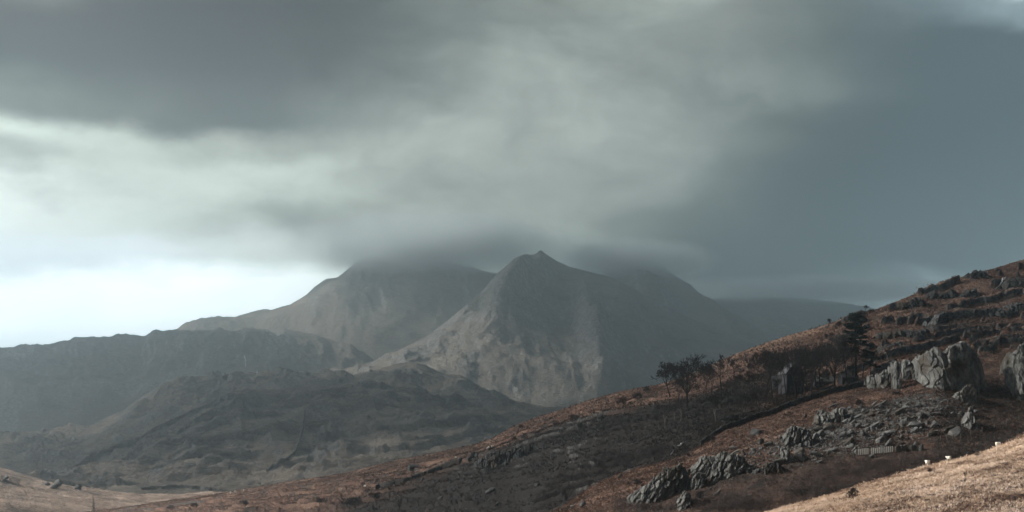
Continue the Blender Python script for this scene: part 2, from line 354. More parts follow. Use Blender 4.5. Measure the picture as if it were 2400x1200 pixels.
peakR = [(740,905,4250),(780,884,4300),(810,868,4350),(850,856,4400),(880,852,4450),(910,840,4500),(930,826,4530),(950,817,4560),(980,805,4600),(1000,790,4640),(1030,768,4700),(1060,745,4750),(1080,727,4800),(1100,712,4850),(1120,697,4900),(1140,672,4950),(1165,643,5000),(1185,625,5030),(1205,608,5060),(1222,600,5080),(1235,598,5090),(1250,598,5100),(1257,594,5100),(1262,590,5100),(1268,588,5100),(1280,596,5110),(1290,603,5110),(1305,613,5120),(1335,627,5150),(1360,633,5160),(1390,640,5180),(1410,645,5200),(1430,650,5200),(1460,665,5230),(1490,680,5250),(1530,705,5270),(1580,730,5300),(1650,760,5350),(1750,800,5400),(2000,880,5400)]
def spur(H):
    u = H.UU; t = H.T; on = sstep(1.03, 1.55, t)
    s = 95 * np.exp(-((u - (1385 + (t - 2) * 30)) / 42) ** 2) * np.exp(-((t - 2.25) / .5) ** 2)
    s += 50 * np.exp(-((u - (1190 - (t - 2) * 60)) / 60) ** 2) * np.exp(-((t - 2.1) / .5) ** 2)
    s -= 12 * np.exp(-((u - (1290 + (t - 2) * 10)) / 40) ** 2) * np.exp(-((t - 2.2) / .5) ** 2)
    wob = 9 * fbm(t * 4, u * 0 + .5, 3, 46)
    for u0, k, wd, am, t1 in ((1262, -75, 62, 62, 2.0), (1345, 40, 40, 30, 1.9), (1440, 60, 46, 34, 1.9), (1150, -95, 40, 26, 1.9)):
        s += am * np.clip(1 - np.abs(u - (u0 + k * (t - 1) + wob)) / wd, 0, 1) * on * sstep(t1 + .3, t1 - .5, t)
    return s
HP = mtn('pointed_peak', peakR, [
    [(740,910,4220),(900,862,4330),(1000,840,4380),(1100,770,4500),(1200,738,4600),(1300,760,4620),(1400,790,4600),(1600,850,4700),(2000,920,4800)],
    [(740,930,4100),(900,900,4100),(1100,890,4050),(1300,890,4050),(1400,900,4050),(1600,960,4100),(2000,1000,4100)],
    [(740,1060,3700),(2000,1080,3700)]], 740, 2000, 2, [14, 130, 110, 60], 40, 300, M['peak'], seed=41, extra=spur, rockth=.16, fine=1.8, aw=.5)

knollR = [(-250,1045),(0,1040),(30,1034),(60,1033),(100,1030),(150,1025),(200,1010),(250,990),(290,978),(300,965),(320,950),(345,940),(365,920),(378,905),(400,895),(420,891),(460,894),(480,892),(500,888),(540,893),(580,888),(600,894),(630,887),(660,882),(700,878),(718,880),(735,890),(745,899),(755,886),(775,884),(800,885),(830,893),(850,880),(880,868),(910,860),(930,854),(975,851),(1000,860),(1020,870),(1045,878),(1080,880),(1100,890),(1120,905),(1145,935),(1200,960),(1300,990),(1400,1030)]
knollR = [(x, y, 3400) for x, y in knollR]
HK = mtn('rocky_knolls', knollR, [[(-250,1070,3050),(200,1050,3050),(420,960,3100),(700,925,3150),(1100,940,3150),(1400,1050,3100)], [(-250,1140,2500),(1400,1150,2500)]], -250, 1400, 2.5, [10, 110, 70], 27, 170, M['mid'], back=(350, 90), seed=63, fine=2.6)

frontR = [(-250,1150,2500),(60,1132,2500),(130,1128,2500),(180,1095,2500),(260,1065,2530),(350,1020,2600),(400,985,2640),(450,960,2680),(500,940,2720),(560,921,2760),(620,917,2800),(700,918,2840),(760,912,2860),(850,900,2880),(900,904,2900),(950,912,2900),(1000,924,2900),(1040,930,2900),(1075,940,2900),(1130,938,2900),(1180,937,2900),(1230,945,2900),(1290,960,2880),(1350,985,2850),(1500,1030,2800),(1800,1080,2700)]
def bands(H):
    q = fbm(H.X / 260 - H.T * .9, H.T * 4.2 + H.X / 900, 4, 77)
    return 10 * sstep(.02, .16, q) * sstep(1.02, 1.2, H.T) - 4
HF = mtn('moorland_hill', frontR, [[(-250,1160,2350),(130,1140,2350),(300,1090,2380),(560,1000,2480),(850,975,2550),(1200,985,2600),(1500,1060,2500),(1800,1100,2400)],
    [(-250,1172,2150),(300,1150,2150),(800,1095,2200),(1200,1060,2250),(1800,1130,2200)], [(-250,1185,1900),(400,1172,1950),(800,1150,1950),(1800,1160,1900)]],
    -250, 1800, 2.5, [10, 120, 90, 50], 17, 140, M['mid'], back=(350, 60), seed=85, extra=bands, fine=3.0)

valR = [(-300,1050,1700),(0,1096,1700),(30,1103,1720),(60,1113,1750),(120,1132,1800),(180,1142,1850),(230,1150,1900),(280,1158,1950),(340,1164,2050),(400,1163,2080),(470,1158,2080),(560,1150,2100),(680,1142,2100),(800,1138,2100),(1200,1150,2100)]
HV = mtn('valley_floor', valR, [[(-300,1130,1350),(0,1150,1400),(340,1176,1650),(800,1180,1650),(1200,1190,1600)], [(-300,1260,900),(1200,1290,900)]], -300, 1200, 2.5, [8, 90, 70], 4.5, 70, M['valley'], back=(120, 30), seed=99, rockth=-.15, fine=3)

# ------------------------------------------------------------------ the brown hillside on the right
foreR = [(150,1206),(200,1200),(300,1187),(400,1172),(470,1161),(520,1155),(600,1142),(700,1125),(800,1110),(900,1085),(1000,1065),(1100,1045),(1150,1030),(1200,1001),(1250,980),(1300,965),(1350,948),(1400,932),(1440,921),(1480,912),(1540,902),(1600,885),(1650,865),(1700,839),(1750,820),(1800,802),(1850,785),(1900,772),(1950,760),(1990,745),(2030,733),(2060,722),(2110,703),(2150,686),(2200,670),(2250,650),(2290,638),(2330,629),(2370,616),(2400,608),(2500,575),(2620,540)]
Yr = [(150,1300),(600,1120),(1000,920),(1400,730),(1700,650),(2000,640),(2620,720)]
foreR = [(x, y, np.interp(x, *zip(*Yr))) for x, y in foreR]
F2 = [(150,1222,1240),(600,1165,980),(1000,1105,780),(1400,990,610),(1600,950,540),(1750,905,530),(1900,862,545),(2100,795,560),(2300,770,575),(2620,740,590)]
F3 = [(150,1250,1100),(600,1195,850),(1000,1150,650),(1200,1120,590),(1400,1085,500),(1500,1065,480),(1600,1030,460),(1700,985,460),(1850,938,475),(2000,895,490),(2100,850,500),(2300,800,520),(2620,770,530)]
F4 = [(150,1300,950),(600,1270,700),(1000,1260,520),(1200,1240,490),(1400,1170,455),(1500,1120,445),(1600,1085,442),(1700,1040,448),(1850,975,462),(2000,935,472),(2100,900,480),(2300,860,490),(2620,830,500)]
F5 = [(150,1400,800),(1000,1400,430),(1400,1240,400),(2620,1200,420)]
HH = loft([back_of(foreR, 160, 45), foreR, F2, F3, F4, F5], 150, 2620, 2, [8, 170, 130, 60, 20])
up = sstep(1.0, 1.12, HH.T); u, t = HH.UU, HH.T
band = fbm(HH.X / 34 + .6 * fbm(HH.X / 25, HH.Y / 25, 3, 5), HH.T * 6.5 - HH.X / 300, 4, 120)
jag = fbm(HH.X / 5, HH.Y / 14, 4, 131, .6, True)
bandR = sstep(.24, .31, band + .05 * jag) * sstep(1750, 2100, u) * sstep(1.02, 1.08, t)
low = fbm(HH.X / 40, HH.Y / 60, 4, 140)
bandL = sstep(.12, .2, fbm(HH.X / 30, HH.T * 9, 4, 150) + .06 * jag) * sstep(1.3, 1.9, t) * sstep(1750, 1300, u)
HH.Z += (2.2 * bandR * (1 + .35 * jag) + 1.6 * bandL * (1 + .3 * jag) + 2.0 * low * up + .55 * fbm(HH.X / 7, HH.Y / 12, 5, 160) * up
         + .22 * fbm(HH.X / 1.6, HH.Y / 2.6, 4, 170, .6))
gz = np.abs(np.gradient(HH.Z, axis=0)) / (np.abs(np.gradient(HH.Y, axis=0)) + 1e-6)
edge = sstep(.75, 1.5, gz)
rockA = np.clip(edge * (bandR + bandL + .2) * 1.3, 0, 1) * .9 + .5 * bandR * sstep(.0, .4, jag) * sstep(.1, .3, fbm(HH.X / 12, HH.Y / 12, 3, 175))
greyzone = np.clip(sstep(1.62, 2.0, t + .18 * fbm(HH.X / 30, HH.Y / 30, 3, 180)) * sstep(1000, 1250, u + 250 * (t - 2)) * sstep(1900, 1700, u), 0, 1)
paleA = .8 * sstep(1500, 1650, u) * sstep(1960, 1850, u) * sstep(1.22, 1.06, t) + .55 * sstep(.0, .35, fbm(HH.X / 26, HH.T * 5, 4, 190)) * (1 - greyzone)  # first term paints the rim light of the crest into the grass colour
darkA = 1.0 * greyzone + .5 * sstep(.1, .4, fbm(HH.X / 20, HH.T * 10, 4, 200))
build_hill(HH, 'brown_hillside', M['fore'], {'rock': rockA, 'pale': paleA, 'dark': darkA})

# the nearer shoulder with the crags and the scree
S1 = [(1250,1225,420),(1290,1205,425),(1350,1166,430),(1400,1132,432),(1450,1111,434),(1500,1096,435),(1560,1080,435),(1600,1068,435),(1650,1040,438),(1700,1008,440),(1760,988,442),(1850,955,446),(1950,922,452),(2030,905,456),(2090,880,460),(2150,850,464),(2300,825,470),(2400,815,475),(2620,790,480)]
S2 = [(1250,1240,405),(1400,1160,405),(1600,1100,405),(1800,1030,405),(2000,965,412),(2200,920,420),(2400,930,425),(2620,930,430)]
S3 = [(1250,1280,385),(1500,1190,375),(1800,1095,375),(2000,1060,378),(2200,1030,380),(2400,1010,385),(2620,990,388)]
S4 = [(1250,1420,330),(2000,1240,335),(2400,1130,345),(2620,1110,350)]
HS = loft([back_of(S1, 14, 9), S1, S2, S3, S4], 1250, 2620, 2, [8, 130, 110, 60])
jag2 = fbm(HS.X / 4, HS.Y / 7, 4, 231, .6, True)
scree = np.exp(-((HS.UU - (2010 + (1000 - HS.PY0) * .9)) / 210) ** 2) * np.exp(-((HS.T - 2.35) / .55) ** 2)
HS.Z += 1.0 * fbm(HS.X / 18, HS.Y / 24, 4, 240) * sstep(1, 1.3, HS.T) + .45 * fbm(HS.X / 5, HS.Y / 7, 5, 250) + .16 * fbm(HS.X / 1.3, HS.Y / 2, 4, 260, .6) + scree * .8 * jag2
rockS = .75 * sstep(.35, .8, scree + .2 * jag2)
terr = sstep(.5, .9, HS.T / 3) * sstep(1700, 2000, HS.UU)
paleS = .6 * sstep(.0, .35, fbm(HS.X / 14, HS.T * 6, 4, 270)) * (1 - .6 * terr)
darkS = np.clip(.85 * sstep(2180, 2260, HS.UU) * sstep(1.5, 1.9, HS.T) + .7 * sstep(.05, .4, fbm(HS.X / 12, HS.T * 8, 4, 280)) + .6 * sstep(2.75, 3.0, HS.T), 0, 1)
build_hill(HS, 'near_shoulder', M['heath'], {'rock': rockS, 'pale': paleS, 'dark': darkS})

# the sunlit moor grass in the corner
G1 = [(1700,1225,292),(1760,1208,296),(1800,1200,300),(1830,1190,302),(1880,1178,304),(1950,1160,306),(2000,1142,308),(2050,1127,310),(2100,1112,312),(2150,1098,314),(2200,1085,316),(2250,1074,318),(2300,1062,322),(2350,1042,326),(2400,1018,330),(2500,975,336),(2620,940,342)]
G2 = [(1700,1260,265),(2000,1200,268),(2400,1110,275),(2620,1060,280)]
G3 = [(1700,1420,200),(2620,1330,215)]
HG = loft([back_of(G1, 30, 9), G1, G2, G3], 1700, 2620, 1.6, [10, 150, 170])
HG.Z += .8 * fbm(HG.X / 12, HG.Y / 12, 3, 300) * sstep(1, 1.25, HG.T) + .32 * fbm(HG.X / 3, HG.Y / 3, 4, 310) + .16 * fbm(HG.X / .8, HG.Y / .9, 4, 320, .6)
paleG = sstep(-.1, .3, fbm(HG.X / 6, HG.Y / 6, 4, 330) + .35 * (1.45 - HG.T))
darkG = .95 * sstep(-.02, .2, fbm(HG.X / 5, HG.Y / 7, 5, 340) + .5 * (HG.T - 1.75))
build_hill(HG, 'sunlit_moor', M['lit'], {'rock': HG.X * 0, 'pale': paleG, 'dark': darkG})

#==OBJECTS==
M['bark'] = simple('dark_bark', (.018, .016, .016), .5, .8, rough=.95)
M['twig'] = simple('winter_twigs', (.024, .020, .021), .4, .5, rough=.95)
M['pale_bark'] = simple('pale_bark', (.22, .20, .18), .4, 1.5)
M['scrub'] = simple('scrub_twigs', (.042, .032, .031), .5, .15)
M['needle'] = simple('pine_needles', (.016, .023, .020), .5, .6)
M['wall'] = rock_mat('dry_stone', (.010, .010, .012), (.026, .026, .03), (.06, .06, .06), 4, .2, (1, 1, 1.6))
M['wallp'] = rock_mat('pale_dry_stone', (.03, .03, .03), (.07, .07, .068), (.13, .13, .12), 4, .2, (1, 1, 1.6))
M['render'] = simple('house_render', (.038, .038, .045), .3, 1.5, .02)
M['white'] = simple('whitewashed_wall', (.17, .18, .18), .45, 2.5, .03)
M['slate'] = simple('slate_roof', (.05, .05, .06), .3, 3, .03, .6, .4)
M['slatep'] = simple('pale_slate_roof', (.09, .088, .086), .3, 3, .03, .7, .3)
M['wood'] = simple('weathered_wood', (.16, .15, .14), .3, 4)
M['woodd'] = simple('dark_wood', (.03, .03, .03), .3, 4)
M['panel'] = simple('pale_panels', (.86, .9, .86), .12, 2)
M['glass'] = simple('window_glass', (.03, .035, .04), .2, 2, 0, .15, .6)
M['wool'] = simple('sheep_wool', (.80, .77, .70), .12, 6, .03)
M['water'] = simple('falling_water', (.85, .88, .9), .1, 3, .05, .3, .5)
def patchy(name, stops, sc1, sc2):
    m, t, b = newmat(name); pos = t.n.new('ShaderNodeNewGeometry').outputs['Position']
    f = t.math('ADD', t.math('MULTIPLY', t.noise(pos, sc1, 5, .6, .4), .6), t.math('MULTIPLY', t.noise(pos, sc2, 4, .65), .4))
    t.l.new(t.ramp(f, stops), b.inputs['Base Color']); return m
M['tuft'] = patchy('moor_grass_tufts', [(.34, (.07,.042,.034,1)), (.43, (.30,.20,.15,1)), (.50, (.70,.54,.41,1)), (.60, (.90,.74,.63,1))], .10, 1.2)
M['bracken'] = patchy('bracken_tufts', [(.36, (.020,.017,.015,1)), (.46, (.072,.043,.033,1)), (.54, (.13,.076,.056,1)), (.64, (.25,.162,.115,1))], .07, .7)
M['greyheath'] = patchy('heather_tufts', [(.36, (.009,.009,.009,1)), (.48, (.023,.020,.019,1)), (.62, (.060,.052,.045,1))], .07, .7)

# ------------------------------------------------------------------ crags
def crag(label, top, bot, H, mat='crag', thick=None, col=1.6, tilt=0.0, group=None, seed=0, dY=0.0, name='rock_outcrop', relief=1.0):
    top = np.array(top, float); bot = np.array(bot, float); col = max(.6, col * .95)
    x0, x1 = max(top[0, 0], bot[0, 0]), min(top[-1, 0], bot[-1, 0])
    base = np.array([pick(H, x, np.interp(x, bot[:, 0], bot[:, 1])) for x in np.linspace(x0, x1, 9)])
    bx = np.linspace(x0, x1, 9)
    Wm = (x1 - x0) / F * base[:, 1].mean()
    n = int(np.clip(Wm / .11, 40, 260)); mrow = int(np.clip(n * .55, 36, 130))
    thick = thick or max(1.6, min(6, Wm * .35))
    s = np.linspace(0, 1, n); xs = x0 + (x1 - x0) * s
    Yb = np.interp(xs, bx, np.convolve(np.pad(base[:, 1], 1, 'edge'), [.25, .5, .25], 'valid')) - .6 + dY
    lin_ = base[:, 1].mean() - .22 * (xs - xs.mean()) / F * base[:, 1].mean(); Yb = .25 * Yb + .75 * (lin_ - .6 + dY)
    bulge = np.where(s < .86, .15 + .85 * (s / .86) ** .7, np.sqrt(np.clip(1 - ((s - .86) / .14) ** 2, 0, 1))) * np.clip(s * 14, 0, 1)
    zt = (HY - np.interp(xs, top[:, 0], top[:, 1]) - (3 if H is HH else 0)) / F * (Yb + thick * .45); zb = (HY - np.interp(xs, bot[:, 0], bot[:, 1])) / F * Yb - 1.2 - .10 * thick
    V = []
    nf = int(mrow * .7); nt = mrow - nf
    for j in range(mrow):
        if j < nf:
            v = j / (nf - 1); z = zb + (zt - zb) * (1 - (1 - v) ** 1.25); yy = -thick * .55 * bulge + thick * .55 * v ** 2.6
        else:
            v = (j - nf + 1) / nt; z = zt - (zt - zb) * .25 * v ** 1.5 * (1 - .0 * s) - 1.0 * (v > .98); yy = -thick * .55 * bulge + thick * (.55 + 1.3 * v)
        V.append(np.stack([(xs - CX) / F * Yb, Yb + yy, z], -1))
    V = np.array(V); X_, Z_ = V[..., 0].copy(), V[..., 2].copy()
    q = X_ - Z_ * tilt
    idh, f1, f2, ox, oy = cells(q / col + .12 * perlin(Z_ / 2.5, q / 3, seed + 7), Z_ / (col * 2.1) + .2 * perlin(q / 1.5, Z_ / 3, seed + 8), 500 + seed)
    idh2, g1, g2, ox2, oy2 = cells(q / (col * .38), Z_ / (col * 1.3), 520 + seed)
    rnd = (idh % 97) / 97 - .5; rnd2 = (idh2 % 89) / 89 - .5
    d = relief * (.9 * col * rnd + 1.5 * col * ox * ((idh % 13) / 6.5 - 1) + .30 * col * oy) + relief * .28 * col * (1.6 * rnd2 + 1.8 * ox2 * ((idh2 % 7) / 3.5 - 1))
    d += relief * (.95 * col * sstep(.13, .0, f2 - f1) + .40 * col * sstep(.14, .0, g2 - g1)) + .12 * fbm(q / .5, Z_ / 1.6, 4, seed + 540)
    fade = np.clip(np.minimum(s, 1 - s) * 9, 0, 1)[None, :]
    V[..., 1] += d * (.3 + .7 * fade)
    tj = np.clip((np.arange(mrow) - nf * .55) / (nf * .45), 0, 1)[:, None]
    V[..., 2] += tj * (1.0 * col * rnd + .5 * col * rnd2) * relief * (.4 + .6 * fade)
    V[..., 0] += .10 * fbm(Z_ / 1.1, q / .8, 3, seed + 560)
    i = np.arange(mrow * n).reshape(mrow, n)
    f = np.stack([i[:-1, :-1], i[:-1, 1:], i[1:, 1:], i[1:, :-1]], -1).reshape(-1, 4)
    o = mesh_obj(name, V.reshape(-1, 3), f, M[mat])
    return tag(o, label, 'rock', group or 'crags and rock outcrops on the hillside')

crag('broad pale grey crag with vertical cracks, the largest rock on the hillside, above the scree', [(2145,850),(2160,835),(2172,822),(2180,819),(2215,822),(2225,809),(2250,803),(2268,806),(2282,820),(2295,835),(2303,858),(2309,885)],
     [(2145,872),(2162,890),(2172,912),(2185,931),(2215,930),(2245,922),(2270,912),(2290,905),(2309,895)], HS, tilt=-.12, seed=1, col=2.1, relief=.55)
crag('tall ribbed grey crag cut by the right edge of the picture', [(2356,870),(2361,838),(2369,823),(2390,814),(2410,806),(2440,800)], [(2356,885),(2365,905),(2378,935),(2395,948),(2420,952),(2440,950)], HS, tilt=-.2, seed=2, col=1.4)
crag('short square rock pillar at the left end of the pillar row', [(2032,886),(2036,880),(2046,879),(2050,888)], [(2032,907),(2050,913)], HS, seed=3, col=1.1, relief=.7, thick=2.2)
crag('row of three fused rock pillars beside the short square pillar', [(2051,888),(2055,876),(2063,873),(2075,868),(2083,866),(2088,882)], [(2051,905),(2062,911),(2088,906)], HS, seed=4, col=.9, relief=.7, thick=2.6)
crag('tall leaning slab pillar with a pale left face and a dark gap behind', [(2089,848),(2095,843),(2105,846),(2112,850)], [(2089,905),(2100,912),(2112,911)], HS, seed=5, col=1.2, relief=.7, thick=2.6, tilt=.1)
crag('narrow upright slab between the leaning pillar and the broad crag', [(2114,848),(2120,842),(2128,845),(2135,848)], [(2114,888),(2125,892),(2135,884)], HS, seed=6, col=1.0, relief=.7, thick=2.4)
crag('stepped block pillar touching the left side of the broad crag', [(2138,846),(2146,840),(2158,834),(2168,838)], [(2138,876),(2155,892),(2168,898)], HS, seed=7, col=1.2, relief=.7, thick=2.8)
crag('broken rocks at the right foot of the broad crag', [(2235,930),(2248,918),(2265,905),(2278,903),(2290,912)], [(2235,940),(2262,944),(2290,930)], HS, seed=8, col=.8, thick=2.2)
crag('long fluted grey crag rising from the bottom edge of the picture', [(1470,1168),(1490,1150),(1510,1140),(1535,1117),(1555,1099),(1575,1092),(1595,1087),(1606,1094),(1616,1108)], [(1470,1176),(1500,1184),(1530,1188),(1560,1168),(1590,1152),(1616,1122)], HS, tilt=.45, seed=9, col=.9)
crag('small pointed rock under the fluted crag at the bottom edge', [(1588,1176),(1598,1154),(1610,1148),(1620,1158)], [(1588,1190),(1604,1194),(1620,1182)], HS, tilt=.4, seed=10, col=.8, thick=2)
crag('humped dark grey crag right of the fluted crag', [(1620,1096),(1635,1078),(1655,1072),(1680,1070),(1690,1064),(1710,1060),(1727,1067),(1745,1078),(1766,1092)], [(1620,1116),(1640,1130),(1655,1112),(1680,1114),(1720,1118),(1766,1106)], HS, tilt=.35, seed=11, col=1.0)
crag('thin rock rib below the left end of the humped crag', [(1618,1132),(1630,1112),(1643,1107),(1652,1118)], [(1618,1148),(1636,1146),(1652,1134)], HS, tilt=.4, seed=12, col=.7, thick=2)
crag('pale tongue of rock below the middle of the humped crag', [(1664,1118),(1676,1100),(1686,1094),(1693,1100)], [(1664,1130),(1680,1128),(1693,1116)], HS, tilt=.45, seed=13, col=.7, thick=1.8)
crag('upright rib beside the pale tongue below the humped crag', [(1694,1110),(1702,1096),(1710,1094),(1716,1102)], [(1694,1122),(1706,1122),(1716,1116)], HS, tilt=.3, seed=14, col=.7, thick=1.6)
crag('low dark rocks right of the humped crag above the brown grass', [(1766,1100),(1790,1090),(1815,1086),(1840,1092)], [(1766,1110),(1800,1108),(1840,1102)], HS, 'cragd', seed=15, col=.9, thick=2)
crag('block crag at the left top of the scree with a dark right side', [(1910,988),(1918,968),(1932,961),(1950,968),(1972,955),(1986,960)], [(1910,996),(1950,994),(1986,976)], HS, seed=16, col=1.1, thick=3)
crag('crag with a steep pale front in the middle of the scree', [(1836,1020),(1848,1008),(1862,1001),(1885,1005),(1905,1020)], [(1836,1040),(1866,1050),(1905,1036)], HS, seed=17, col=1.2, thick=3.5, tilt=.25)
crag('upright pale rock tower at the lower edge of the scree', [(1830,1062),(1834,1048),(1842,1045),(1852,1052)], [(1830,1080),(1842,1084),(1852,1080)], HS, seed=18, col=.9, thick=2)
crag('squat pale block below the broad crag beside the green field', [(2262,990),(2268,975),(2280,971),(2291,986)], [(2262,1002),(2276,1006),(2291,1004)], HS, seed=19, col=1.2, thick=2.4)
crag('leaning flake of rock above the squat pale block', [(2266,972),(2272,958),(2279,953),(2284,962)], [(2266,980),(2275,980),(2284,974)], HS, seed=20, col=.8, thick=1.2)
# the far slope
crag('dark broken cliff above the grey slope in the middle of the picture', [(1108,1078),(1135,1064),(1165,1056),(1195,1048),(1235,1041),(1262,1040),(1292,1050)], [(1108,1084),(1140,1088),(1165,1086),(1230,1074),(1292,1062)], HH, 'cragd', seed=30, col=2.0, thick=5)
crag('small dark rocks at the left end of the broken cliff', [(1096,1066),(1106,1058),(1120,1058),(1130,1066)], [(1096,1072),(1130,1074)], HH, 'cragd', seed=31, col=1.4, thick=3)
crag('dark outcrop on the skyline in the upper right', [(2262,648),(2275,638),(2290,633),(2306,634),(2320,642)], [(2262,652),(2290,650),(2320,646)], HH, 'cragd', seed=32, col=1.6, thick=4)
crag('first rock band under the skyline of the upper right', [(2100,722),(2112,708),(2130,702),(2150,696),(2168,700)], [(2100,727),(2130,722),(2168,712)], HH, 'cragd', seed=33, col=1.8, thick=4)
crag('long rock band in the upper right, left of the split band', [(2168,697),(2185,686),(2205,682),(2225,676),(2243,677)], [(2168,702),(2205,699),(2243,690)], HH, 'cragd', seed=34, col=1.8, thick=4)
crag('split rock band with a pale scar in the upper right', [(2250,690),(2262,678),(2275,675),(2290,670)], [(2250,698),(2272,698),(2290,684)], HH, 'cragd', seed=35, col=1.6, thick=4)
crag('steep dark cliff beside the thin waterfall at the right edge', [(2352,668),(2362,656),(2380,652),(2400,650),(2430,645)], [(2352,679),(2380,679),(2430,670)], HH, 'cragd', seed=36, col=1.8, thick=5)
crag('dark hollowed outcrop in the middle of the upper slope', [(2172,760),(2186,742),(2200,732),(2214,729),(2224,738)], [(2172,768),(2200,764),(2224,752)], HH, 'cragd', seed=38, col=1.8, thick=5)
crag('long low rock band above the grassy track', [(2055,788),(2075,776),(2100,773),(2125,776),(2150,773),(2180,768)], [(2055,793),(2100,793),(2140,791),(2180,782)], HH, 'cragd', seed=40, col=1.8, thick=4.5)
crag('mossy rock hump under the grassy track', [(2058,818),(2070,806),(2090,800),(2112,803),(2130,806)], [(2058,824),(2095,820),(2130,814)], HH, 'cragd', seed=41, col=1.6, thick=4)
crag('rock band climbing to the right edge below the waterfall cliff', [(2290,744),(2320,732),(2350,722),(2380,712),(2420,702)], [(2290,749),(2330,742),(2370,730),(2420,716)], HH, 'cragd', seed=42, col=1.7, thick=4)

# ------------------------------------------------------------------ boulders
def hull(seed, dims, n=14):
    r = random.Random(seed); bm = bmesh.new()
    for _ in range(n):
        a = mathutils.Vector((r.gauss(0, 1), r.gauss(0, 1), r.gauss(0, 1))).normalized()
        a = mathutils.Vector([math.copysign(abs(c) ** .55, c) for c in a]) * r.uniform(.8, 1.05)
        bm.verts.new((a.x * dims[0], a.y * dims[1], a.z * dims[2]))
    res = bmesh.ops.convex_hull(bm, input=bm.verts)
    bmesh.ops.delete(bm, geom=[e for e in res['geom_interior'] if isinstance(e, bmesh.types.BMVert)], context='VERTS')
    bmesh.ops.bevel(bm, geom=list(bm.edges), offset=.025, segments=1, affect='EDGES')
    me = bpy.data.meshes.new('boulder'); bm.to_mesh(me); bm.free(); me.materials.append(M['boulder']); return me
SH = [hull(1, (.5, .36, .30)), hull(2, (.5, .30, .20)), hull(3, (.5, .26, .15)), hull(4, (.42, .40, .36)), hull(5, (.5, .34, .24), 11), hull(6, (.5, .28, .18), 20),
      hull(7, (.5, .22, .22), 12), hull(8, (.45, .33, .33), 18)]
def boulder(H, x, y, size, label, group, shape=None, tilt=None, mat=None):
    p = pick(H, x, y); me = SH[shape if shape is not None else random.randrange(len(SH))]
    o = bpy.data.objects.new('boulder', me); link(o)
    s = size / F * p[1]; o.scale = (s, s * random.uniform(.9, 1.4), s * random.uniform(.8, 1.25))
    o.location = (p[0], p[1], p[2] + s * .10)
    o.rotation_euler = (random.uniform(-.5, .3), tilt if tilt is not None else -random.gauss(.55, .35), random.uniform(-.8, .8))
    return tag(o, label, 'boulder', group)
def inpoly(x, y, poly):
    c = False; j = len(poly) - 1
    for i in range(len(poly)):
        if (poly[i][1] > y) != (poly[j][1] > y) and x < (poly[j][0] - poly[i][0]) * (y - poly[i][1]) / (poly[j][1] - poly[i][1]) + poly[i][0]: c = not c
        j = i
    return c
def rand_in(poly):
    xs = [p[0] for p in poly]; ys = [p[1] for p in poly]
    while True:
        x, y = random.uniform(min(xs), max(xs)), random.uniform(min(ys), max(ys))
        if inpoly(x, y, poly): return x, y
SC = 'boulders of the scree below the crags'
for x, y, s, sh, ti, lb in [
    (2068, 950, 34, 2, -.75, 'long pale tilted slab standing out of the brown grass at the top of the scree'),
    (2100, 925, 22, 4, -.2, 'pointed pale block just under the leaning slab pillar'),
    (1982, 993, 24, 0, -.6, 'angular boulder at the left edge of the scree, below the block crag'),
    (1975, 1012, 22, 1, -.3, 'pale wedge boulder under the angular one at the left edge of the scree'),
    (1922, 1024, 26, 7, -1.1, 'tall rounded boulder left in the middle of the scree'),
    (2022, 1018, 20, 3, -.4, 'bright square boulder low in the scree above the panel fence'),
    (2050, 1003, 46, 2, -.55, 'longest slab lying across the middle of the scree'),
    (2078, 1022, 48, 2, -.42, 'long dark edged slab low in the scree'),
    (2148, 1002, 44, 1, -.05, 'wide pale flat slab at the right side of the scree'),
    (2110, 968, 50, 2, -.62, 'long thin slab pointing up towards the broad crag'),
    (2010, 980, 26, 5, -.5, 'flat topped boulder under the scrub in the upper scree'),
    (1990, 1036, 34, 5, -.5, 'dark rounded slab at the foot of the scree'),
    (1872, 1062, 30, 0, -.3, 'square dark boulder low in the left scree'),
    (1800, 1046, 26, 4, -.5, 'sloping boulder at the upper left of the scree'),
    (1766, 1058, 20, 3, -.2, 'cube like boulder above the humped crag'),
    (1950, 1060, 40, 2, -.4, 'broad slab at the bottom of the scree left of the panel fence'),
    (2240, 1020, 54, 2, -.55, 'long slab beside the squat pale block'),
    (2185, 1020, 40, 2, -.5, 'thin slab leaning over the green field'),
    (2150, 955, 22, 0, -.5, 'blocky boulder in the brown grass under the broad crag'),
    (2250, 972, 20, 6, -1.0, 'upright spike of rock left of the squat pale block')]:
    boulder(HS, x, y, s, lb, SC, sh, ti)
POLY = [(1640,1078),(1740,1048),(1850,1012),(1930,985),(1985,955),(2080,945),(2150,925),(2200,945),(2150,975),(2185,1000),(2120,1040),(2000,1072),(1850,1086),(1700,1098)]
for k in range(235):
    x, y = rand_in(POLY if k < 150 else [(2100,1040),(2150,960),(2235,930),(2260,950),(2200,1000),(2140,1045)] if k < 175 else [(1600,1100),(1700,1040),(1900,960),(2060,915),(2240,935),(2320,920),(2290,1000),(2120,1055),(1990,1085),(1760,1118)]); boulder(HS, x, y, random.choice([7, 8, 10, 12, 14, 17, 20, 24, 30]) * random.uniform(.8, 1.2), 'grey angular boulder lying among many others in the scree below the crags', SC)
SM = 'loose rocks on the brown slopes'
